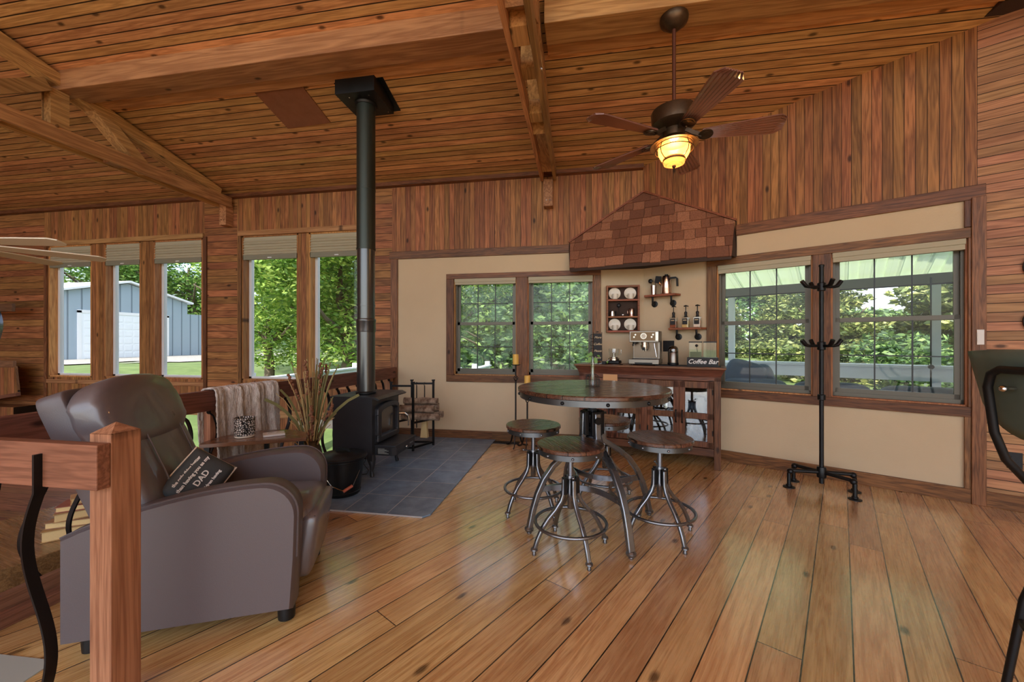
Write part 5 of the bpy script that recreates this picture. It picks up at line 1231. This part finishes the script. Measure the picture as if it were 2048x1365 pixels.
# round plates at the right edge of the frame
for z, lb in ((1.80, 'round pale disc with dark rim on the plank wall, upper of two'), (1.40, 'round pale disc with dark rim on the plank wall, lower of two')):
    t = thing('wall_plaque', lb, 'plaque', D(2.93, 0, z)); build('rim', MB().lathe([(.10, 0), (.10, .02), (.085, .025), (.085, .015)], M=MD @ Matrix.Translation((2.935, 0, z)) @ Matrix.Rotation(R(90), 4, 'X')), M['blackm'], t, world=True); build('face', MB().lathe([(.084, .0), (.084, .018), (.001, .019)], M=MD @ Matrix.Translation((2.935, 0, z)) @ Matrix.Rotation(R(90), 4, 'X')), M['cream'], t, world=True)

# ---------------------------------------------------------------- pub table and stools
tb = thing('pub_table', 'round dark plank pub table on a screw pedestal with four curved iron legs', 'table', (.08, 2.77, 0), R(27))
build('tabletop', MB().lathe([(.50, .912), (.51, .917), (.51, .934), (.504, .94), (.001, .94)], n=72), M['walnut'], tb)
bd_ = build('rim_band', MB().lathe([(.47, .875), (.497, .876), (.497, .912), (.47, .913)], n=72), M['band'], tb)
for i in range(12): a = 2*math.pi*i/12+.2; build('rivet', MB().ball((.4985*math.cos(a), .4985*math.sin(a), .893), .011), M['iron'], bd_)
build('under_plate', MB().lathe([(.10, .865), (.47, .88), (.47, .90)]), M['blackm'], tb)
sc_ = MB(); prof = []
for k in range(56): prof += [(.032, .44+k*.0078), (.027, .4439+k*.0078)]
build('screw', sc_.lathe(prof, n=20), M['steel'], tb)
build('hub', MB().lathe([(.045, .56), (.05, .57), (.05, .60), (.045, .61)]).lathe([(.045, .70), (.052, .71), (.052, .755), (.04, .765)]), M['iron'], tb)
tleg = MB(); LP_ = [(.065, .77), (.068, .70), (.07, .62), (.085, .57), (.14, .535), (.21, .49), (.29, .425), (.355, .34), (.40, .25), (.432, .15), (.452, .06), (.458, .03)]
for i in range(4):
    a = i*math.pi/2; ca_, sa_ = math.cos(a), math.sin(a)
    m = MB().bar([(r_*ca_, r_*sa_, z) for r_, z in LP_], .034, .042, (-sa_, ca_, 0)); l_ = build('leg', m, M['steel'], tb, smooth=45, bevel=.006)
    build('foot', MB().lathe([(.026, .018), (.03, .024), (.03, .034), (.02, .045)], (.459*ca_, .459*sa_, 0)).lathe([(.014, 0), (.016, .006), (.008, .018)], (.459*ca_, .459*sa_, 0)), M['steel'], l_)
    build('hub_plate', MB().cbox((.058, 0, .70), (.03, .075, .16), Matrix.Rotation(a, 4, 'Z')), M['iron'], tb, smooth=0, bevel=.004)
    p, q_ = Vector((.385*ca_, .385*sa_, .28)), Vector((-.385*sa_, .385*ca_, .28)); mid = (p+q_)/2; cc = Vector((0, 0, .28))
    pts = [p.lerp(q_, f)+(cc-mid).normalized()*(.15*math.sin(math.pi*f)) for f in [k/12 for k in range(13)]]
    build('stretcher', MB().bar(pts, .008, .036, (0,0,1)), M['steel'], tb, smooth=50)
build('crank_handle', MB().cyl((.0, -.06, .72), (0, -.09, .72), .025), M['iron'], tb)

so = thing('bar_stool', 'x', 'stool', (0, 0, 0), 0, 'screw stools round the pub table')
build('seat', MB().lathe([(.196, .612), (.203, .617), (.203, .632), (.198, .637), (.001, .637)], n=56), M['seatw'], so)
sb = build('seat_band', MB().lathe([(.17, .580), (.193, .581), (.193, .612), (.17, .612)], n=56), M['band'], so)
for i in range(8): a = 2*math.pi*i/8+.4; build('rivet', MB().ball((.194*math.cos(a), .194*math.sin(a), .596), .008), M['steel'], sb)
build('seat_plate', MB().lathe([(.04, .566), (.06, .575), (.17, .582), (.17, .6)]), M['blackm'], so)
build('screw_post', MB().lathe([(.0165, .40), (.0165, .57)]).lathe([(.015, .245), (.019, .25), (.019, .31), (.022, .315), (.022, .345), (.016, .40)]), M['steel'], so)
build('lock_handle', MB().tube([(-.075, .02, .452), (0, 0, .437), (.075, -.02, .452)], .005, 8).ball((-.077, .02, .453), .009).ball((.077, -.02, .453), .009).lathe([(.024, .425), (.026, .432), (.022, .445)]), M['steel'], so)
SP = [(.044, .43), (.046, .38), (.048, .335), (.062, .295), (.10, .245), (.145, .20), (.182, .15), (.212, .09), (.232, .035)]
for i in range(4):
    a = i*math.pi/2; ca_, sa_ = math.cos(a), math.sin(a)
    rr = [.0155]*6+[.016, .017, .018]
    m = MB().bar([(r_*ca_, r_*sa_, z) for r_, z in SP], .022, .026, (-sa_, ca_, 0)); l_ = build('leg', m, M['steel'], so, smooth=45, bevel=.006)
    build('foot', MB().lathe([(.018, .026), (.021, .03), (.02, .038), (.012, .045)], (.234*ca_, .234*sa_, 0)).lathe([(.011, 0), (.013, .005), (.006, .026)], (.234*ca_, .234*sa_, 0)), M['steel'], l_)
    build('leg_bracket', MB().cbox((.040, 0, .385), (.024, .034, .10), Matrix.Rotation(a, 4, 'Z')), M['iron'], so, smooth=0, bevel=.004)
build('foot_ring', MB().ring((0, 0, .165), .212, .010, 64, 10), M['steel'], so)
for i, (x, y, a, lb) in enumerate(((-.058, 2.41, -63, 'nearest screw stool, in front of the pub table'), (.505, 2.676, -64, 'screw stool to the right of the pub table with glossy brown seat'), (-.345, 2.93, -134, 'screw stool to the left of the pub table, below the candle stands'), (.19, 3.24, 119, 'screw stool behind the pub table, by the cabinet'))):
    t = so if i == 0 else copy_tree(so); t.location = (x, y, 0); t.rotation_euler = (0, 0, R(a)); t['label'] = lb

# vase on the table
vz = thing('bud_vase', 'glass bud vase in a wire dome stand on the pub table', 'vase', (.085, 2.80, .94))
build('glass_tube', MB().lathe([(.016, .004), (.021, .02), (.021, .07), (.014, .11), (.012, .19), (.0165, .205)], cap=False, n=20), M['ware'], vz)
m = MB().ring((0, 0, .003), .048, .0015, 32, 6).ring((0, 0, .05), .048, .0012, 32, 6)
for i in range(12): a = i*math.pi/6; c_, s_ = math.cos(a), math.sin(a); m.tube([(.048*c_, .048*s_, .003), (.048*c_, .048*s_, .055), (.042*c_, .042*s_, .072), (.024*c_, .024*s_, .082), (.02*c_, .02*s_, .086)], .0013, 5)
build('wire_dome', m, M['iron'], vz)
m = MB(); rs = random.Random(3)
sprig = thing('green_sprig', 'green leafy sprig standing in the bud vase', 'sprig', (.085, 2.80, 1.0))
for px_, py_, h in ((-.10, 0, .22), (.0, 0, .17), (.05, .01, .15), (-.02, .01, .18)): m.tube([(0, 0, -.03), (px_*.15, py_, h*.5), (px_*.4, py_, h*.78), (px_, py_, h)], .0013, 5)
build('stems', m, M['greenlf'], sprig)
m = MB()
for x, z, s_, a in ((-.022, .125, .03, .4), (.02, .12, .03, -.3), (-.03, .155, .026, .9), (-.10, .222, .013, 1.2), (-.085, .212, .012, -1), (-.035, .215, .012, .2), (-.012, .165, .02, .1), (.04, .152, .014, -1.2), (.10, .11, .012, .4)):
    q = [(math.cos(t_)*s_*.42, 0, math.sin(t_)*s_*.75) for t_ in [k*math.pi/5 for k in range(10)]]
    Q = Matrix.Translation((x, rs.uniform(-.01, .01), z)) @ Matrix.Rotation(a, 4, 'Y') @ Matrix.Rotation(rs.uniform(-.4, .4), 4, 'Z')
    m.add(q+[(v[0], .001, v[2]) for v in q], [tuple(range(10)), tuple(range(10, 20))[::-1]], Q)
build('leaves', m, M['greenlf'], sprig, smooth=0)

# ---------------------------------------------------------------- candle stands
def cstand(x, y, ztop, label, lc):
    t = thing('candle_stand', label, 'candle stand', (x, y, 0), 0, 'iron floor candle stands'); zc = ztop
    m = MB().cyl((0, 0, .12), (0, 0, zc-.20), .010, n=10).cyl((0, 0, zc-.13), (0, 0, zc-.01), .008, n=10); build('pole', m, M['iron'], t)
    tw = MB()
    for i in range(4):
        a0 = i*math.pi/2; tw.tube([(.028*math.sin(math.pi*f)*math.cos(a0+f*3), .028*math.sin(math.pi*f)*math.sin(a0+f*3), zc-.20+.07*f) for f in [k/8 for k in range(9)]], .004, 6)
    build('twist_basket', tw, M['iron'], t); build('drip_plate', MB().lathe([(.02, zc-.012), (.055, zc-.008), (.058, zc), (.01, zc-.002)]), M['iron'], t)
    for i in range(3):
        a = i*2.094+.5; c_, s_ = math.cos(a), math.sin(a); build('leg', MB().bar([(.008*c_, .008*s_, .20), (.04*c_, .04*s_, .17), (.07*c_, .07*s_, .06), (.09*c_, .09*s_, .02), (.13*c_, .13*s_, .006), (.15*c_, .15*s_, .012)], .018, .008, (-s_, c_, 0)), M['iron'], t, smooth=50)
    c_ = build('pillar_candle', MB().lathe([(.035, 0), (.0355, .004), (.0355, .118), (.034, .12), (.028, .112), (.004, .11)]), M['candle'], loc=(x, y, ztop)); tag(c_, lc, 'candle', 'pillar candles')
cstand(-.76, 4.66, .98, 'taller iron candle stand against the back wall', 'yellow pillar candle on the taller iron stand')
cstand(-.615, 4.62, .73, 'shorter iron candle stand partly behind the pub table', 'yellow pillar candle on the shorter stand, just above the table edge')
m = MB().box(-.16, .16, -.055, .055, 0, .006)
fv = thing('floor_vent', 'dark metal floor vent at the baseboard behind the candle stands', 'vent', (-.90, 4.80, 0)); build('plate', m, M['iron'], fv, smooth=0)
m = MB()
for k in range(14): m.box(-.15+k*.022, -.14+k*.022, -.04, .04, .006, .009)
build('louvres', m, M['blackm'], fv, smooth=0)

# ---------------------------------------------------------------- coat rack of black pipe
cx, cy = 2.013, 3.747
rk = thing('coat_rack', 'black pipe coat rack with four floor flanges in front of the porch windows', 'coat rack', (cx, cy, 0))
build('pole', MB().cyl((0, 0, .05), (0, 0, 1.90), .0165), M['blackm'], rk)
build('coupling', MB().lathe([(.02, .755), (.028, .76), (.028, .80), (.02, .805)]), M['iron'], rk); build('base_cross', MB().lathe([(.03, .10), (.034, .11), (.034, .18), (.03, .19)]), M['blackm'], rk)
build('cap', MB().lathe([(.02, 1.885), (.021, 1.90), (.015, 1.905)]), M['blackm'], rk)
for fx_, fy_ in ((-.246, .006), (.128, -.202), (-.128, .18), (.235, -.02)):
    m = MB().tube([(.02*fx_/.24, .02*fy_/.24, .145), (fx_*.88, fy_*.88, .145), (fx_*.97, fy_*.97, .138), (fx_, fy_, .12), (fx_, fy_, .01)], .0155, 12); l_ = build('leg', m, M['blackm'], rk)
    build('elbow', MB().ball((fx_*.96, fy_*.96, .138), .025), M['iron'], l_); build('flange', MB().lathe([(.045, 0), (.045, .006), (.022, .012), (.022, .025)], (fx_, fy_, 0)), M['blackm'], l_)
for z in (1.715, 1.215):
    build('hook_cross', MB().lathe([(.025, z-.035), (.03, z-.03), (.03, z+.03), (.025, z+.035)]), M['iron'], rk)
    for a in (9.8, 100, 190, 280):
        c_, s_ = math.cos(R(a)), math.sin(R(a)); L_ = .14 if a in (9.8, 190) else .10
        build('hook', MB().tube([(0, 0, z), (L_*.75*c_, L_*.75*s_, z), (L_*.95*c_, L_*.95*s_, z+.008), (L_*1.2*c_, L_*1.2*s_, z+.05)], [.012, .012, .017, .017], 10), M['iron'], rk)

# ---------------------------------------------------------------- counter stool at the right edge
bs2 = thing('counter_stool', 'green grey metal counter stool with tube back, cut off by the right edge', 'counter stool', (1.70, 1.50, 0), R(5))
gmet = plain('green grey metal', srgb(104,122,114), .45, .2, var=.2, vscale=6)
pts_ = []
m = MB(); ng, nb = 14, 8; vs = []
for i in range(ng+1):
    f = i/ng; y = -.22+.44*f; 
    for j in range(nb+1):
        g = j/nb; zlo = .93+.10*abs(2*f-1)**2.2; zhi = 1.225-.01*(2*f-1)**2; z = zlo+(zhi-zlo)*g; x = -.30+.09*abs(2*f-1)**2*0-.05*(g)-.0+.05*(2*f-1)**2; vs.append((x, y, z))
m.add(vs, [(i*(nb+1)+j, i*(nb+1)+j+1, (i+1)*(nb+1)+j+1, (i+1)*(nb+1)+j) for i in range(ng) for j in range(nb)])
bk2 = build('backrest', m, gmet, bs2); bk2.modifiers.new('t', 'SOLIDIFY').thickness = .006
m = MB().tube([(.16, -.10, .735), (-.10, -.10, .735), (-.22, -.10, .77), (-.30, -.10, .86), (-.335, -.10, .95), (-.355, -.10, 1.10), (-.36, -.085, 1.145), (-.36, -.06, 1.16), (-.36, .06, 1.16), (-.36, .085, 1.145), (-.355, .10, 1.10), (-.335, .10, .95), (-.30, .10, .86), (-.22, .10, .77), (-.10, .10, .735), (.16, .10, .735)], .0125, 12)
build('back_tube', m, M['blackm'], bs2)
for y in (-.045, .045): build('bolt', MB().ball((-.365, y, 1.10), .011).cyl((-.36, y, 1.10), (-.33, y, 1.10), .006), M['chrome'], bs2)
build('seat', MB().sell((.0, 0, .76), (.40, .38, .05), .3, .5), M['blackm'], bs2)
for sx, sy in ((-1, -1), (-1, 1), (1, -1), (1, 1)): build('leg', MB().tube([(.10*sx, .10*sy, .74), (.17*sx, .17*sy, .35), (.20*sx, .20*sy, .0)], .012, 10), M['blackm'], bs2)
build('foot_ring', MB().ring((0, 0, .28), .245, .010, 40, 8), M['blackm'], bs2)

# ---------------------------------------------------------------- ceiling fan with lantern
cfx, cfy = .686, 3.10
fn = thing('ceiling_fan', 'bronze ceiling fan with five grooved blades and a lit caged lantern', 'ceiling fan', (cfx, cfy, 2.77), 0)
F = lambda nm, mb, mat, p=None, **k: build(nm, mb, mat, p or fn, **k)
F('canopy', MB().lathe([(.03, .80), (.055, .815), (.07, .83), (.095, .85), (.10, .87), (.10, .889)]), M['bronze']); F('downrod', MB().cyl((0, 0, .2), (0, 0, .82), .0135), plain('rust brown rod', srgb(98,58,44), .4, .4))
F('motor_housing', MB().lathe([(.03, .205), (.13, .20), (.158, .19), (.163, .18), (.156, .09), (.135, .072), (.09, .066), (.07, .05)], n=40), M['bronze'])
F('switch_hub', MB().lathe([(.07, .07), (.075, .05), (.075, .0), (.06, -.01)]), M['bronze'])
for i in range(5):
    a = R(355+72*i); MR_ = Matrix.Rotation(a, 4, 'Z') @ Matrix.Rotation(R(-12), 4, 'X')
    bl_ = MB(); n = 12; vs = []; st = 7
    for j in range(n+1):
        f = j/n; x = .19+.53*f; hw = (.048+.052*f)*(1 if f < .85 else 1-.42*((f-.85)/.15)**3)
        for k in range(2*st+1):
            q = -1+k/st; vs.append((x, q*hw, .008*(k % 2)))
    w2 = 2*st+1; top = [(v[0], v[1], v[2]+.008) for v in vs]; N_ = len(vs)
    fs = [(j*w2+k, j*w2+k+1, (j+1)*w2+k+1, (j+1)*w2+k) for j in range(n) for k in range(2*st)]; fs2 = [tuple(N_+q for q in f_)[::-1] for f_ in fs]
    ed = [(k, k+1, N_+k+1, N_+k) for k in range(2*st)]+[(n*w2+k, N_+n*w2+k, N_+n*w2+k+1, n*w2+k+1) for k in range(2*st)]+[(j*w2, N_+j*w2, N_+(j+1)*w2, (j+1)*w2) for j in range(n)]+[(j*w2+2*st, (j+1)*w2+2*st, N_+(j+1)*w2+2*st, N_+j*w2+2*st) for j in range(n)]
    bb = F('blade', bl_.add(vs+top, fs+fs2+ed, MR_), M['blade'], smooth=0)
    F('blade_iron', MB().bar([(.08, 0, .05), (.13, 0, .02), (.19, 0, -.008)], .03, .012, (0,1,0), M=Matrix.Rotation(a, 4, 'Z')).lathe([(.05, -.012), (.05, -.004), (.036, -.002), (.036, -.016), (.01, -.018)], M=MR_ @ Matrix.Translation((.215, 0, 0))), M['bronze'], bb)
lt = F('lantern_shade', MB().lathe([(.06, -.01), (.13, -.045), (.165, -.06), (.168, -.066), (.155, -.062), (.10, -.045)], cap=False, n=40), M['bronze'])
F('lantern_glass', MB().lathe([(.098, -.05), (.112, -.08), (.110, -.12), (.092, -.155), (.075, -.172)], n=32), M['lampglass'], lt)
F('cage', MB().ring((0, 0, -.098), .135, .0035, 40, 6).ring((0, 0, -.062), .125, .003, 40, 6).lathe([(.078, -.158), (.080, -.162), (.080, -.176), (.076, -.178)], cap=False), M['bronze'], lt)
m = MB()
for i in range(4): c_, s_ = math.cos(R(35+90*i)), math.sin(R(35+90*i)); m.tube([(.12*c_, .12*s_, -.055), (.135*c_, .135*s_, -.098), (.128*c_, .128*s_, -.135), (.10*c_, .10*s_, -.165), (.078*c_, .078*s_, -.17)], .0035, 6)
F('cage_wire', m, M['bronze'], lt); F('bottom_cap', MB().lathe([(.076, -.176), (.078, -.182), (.072, -.20), (.05, -.21), (.02, -.212)]), M['lampglass'], lt); F('finial', MB().ball((0, 0, -.216), .014), M['bronze'], lt)
ld_ = bpy.data.lights.new('fan_lamp', 'POINT'); ld_.energy = 6; ld_.color = (1, .66, .34); ld_.shadow_soft_size = .04
lo = bpy.data.objects.new('fan_lamp', ld_); COL.objects.link(lo); lo.location = (cfx, cfy, 2.66)

# pale fan at the left
f2 = thing('pale_ceiling_fan', 'pale blades of a second ceiling fan entering from the left edge', 'ceiling fan', (-4.08, 1.83, 1.89))
build('motor_housing', MB().lathe([(.03, .14), (.11, .13), (.13, .08), (.12, .0), (.06, -.04)]), M['white'], f2); build('downrod', MB().cyl((0, 0, .1), (0, 0, ceil_z(1.83)-1.89), .014), M['white'], f2)
for i in range(8):
    a = R(14+45*i); MR_ = Matrix.Rotation(a, 4, 'Z') @ Matrix.Rotation(R(-13), 4, 'X')
    build('blade', MB().prism([(.12, -.03), (.55, -.05), (.76, -.052), (.80, -.03), (.80, .03), (.78, .05), (.5, .05), (.12, .03)], 0, .009, MR_), M['paleblade'], f2, smooth=0, bevel=.002)

# ---------------------------------------------------------------- lower room behind the side railing
tk = thing('wooden_trunk', 'brown wooden trunk with metal corner plates behind the side railing', 'trunk', (-3.3, 1.9, -.42), R(-12))
build('body', MB().box(-.42, .42, -.28, .28, 0, .36), M['horz'], tk, smooth=0, bevel=.005); build('lid', MB().box(-.44, .44, -.30, .30, .36, .50), M['sidew'], tk, smooth=0, bevel=.005)
for x in (.35, -.43): build('corner_plate', MB().box(x, x+.09, -.303, -.299, .39, .46), M['bronze'], tk, smooth=0)
zb = .081
for i, (w_, d_, h, a, c, lb) in enumerate(((.24, .17, .065, .1, (168,132,84), 'thickest old book, bottom of the stack on the trunk'), (.22, .16, .04, -.15, (150,112,80), 'second book from the bottom of the stack on the trunk'), (.20, .15, .05, .2, (176,140,96), 'middle book of the stack on the trunk'), (.19, .14, .035, -.05, (150,88,70), 'red brown book, second from the top of the stack'), (.12, .10, .04, .3, (188,150,104), 'smallest book, on top of the stack on the trunk'))):
    t = thing('old_book', lb, 'book', (-3.05+i*.012, 1.93+.005*i, zb), R(40)+a, 'old books stacked on the trunk')
    cm_ = plain('book cover %d' % i, srgb(*c), .7, var=.2, vscale=20)
    build('cover', MB().box(-w_/2, w_/2, -d_/2, d_/2, 0, .005).box(-w_/2, w_/2, -d_/2, d_/2, h-.005, h).box(-w_/2, w_/2, d_/2-.006, d_/2, .005, h-.005), cm_, t, smooth=0, bevel=.002)
    build('pages', MB().box(-w_/2+.006, w_/2-.006, -d_/2+.006, d_/2-.006, .005, h-.005), M['straw'], t, smooth=0); zb += h+.0005
tv = thing('media_console', 'low brown console with dark glass top in the lower room', 'console', (-4.9, 2.1, -.42), R(-10))
build('body', MB().box(-.55, .55, -.25, .25, 0, .62), M['horz'], tv, smooth=0); build('glass_top', MB().box(-.58, .58, -.28, .28, .62, .65), M['stoveglass'], tv, smooth=0, bevel=.003)
bxk = thing('black_speaker', 'black box shaped speaker in the lower room at the left edge', 'speaker', (-3.4, 1.30, -.42), R(20)); build('cabinet', MB().box(-.14, .14, -.14, .14, 0, .62), M['blackm'], bxk, smooth=0, bevel=.01); build('front_grille', MB().box(-.12, .12, -.146, -.141, .05, .57), M['label'], bxk, smooth=0)
tag(build('grey_rug', MB().prism([(-2.40, .45), (-1.92, .45), (-2.0, 1.0), (-2.02, 1.22), (-2.40, 1.20)], .0, .004), M['signgrey'], smooth=0), 'corner of a pale grey rug on the floor by the front post', 'rug')
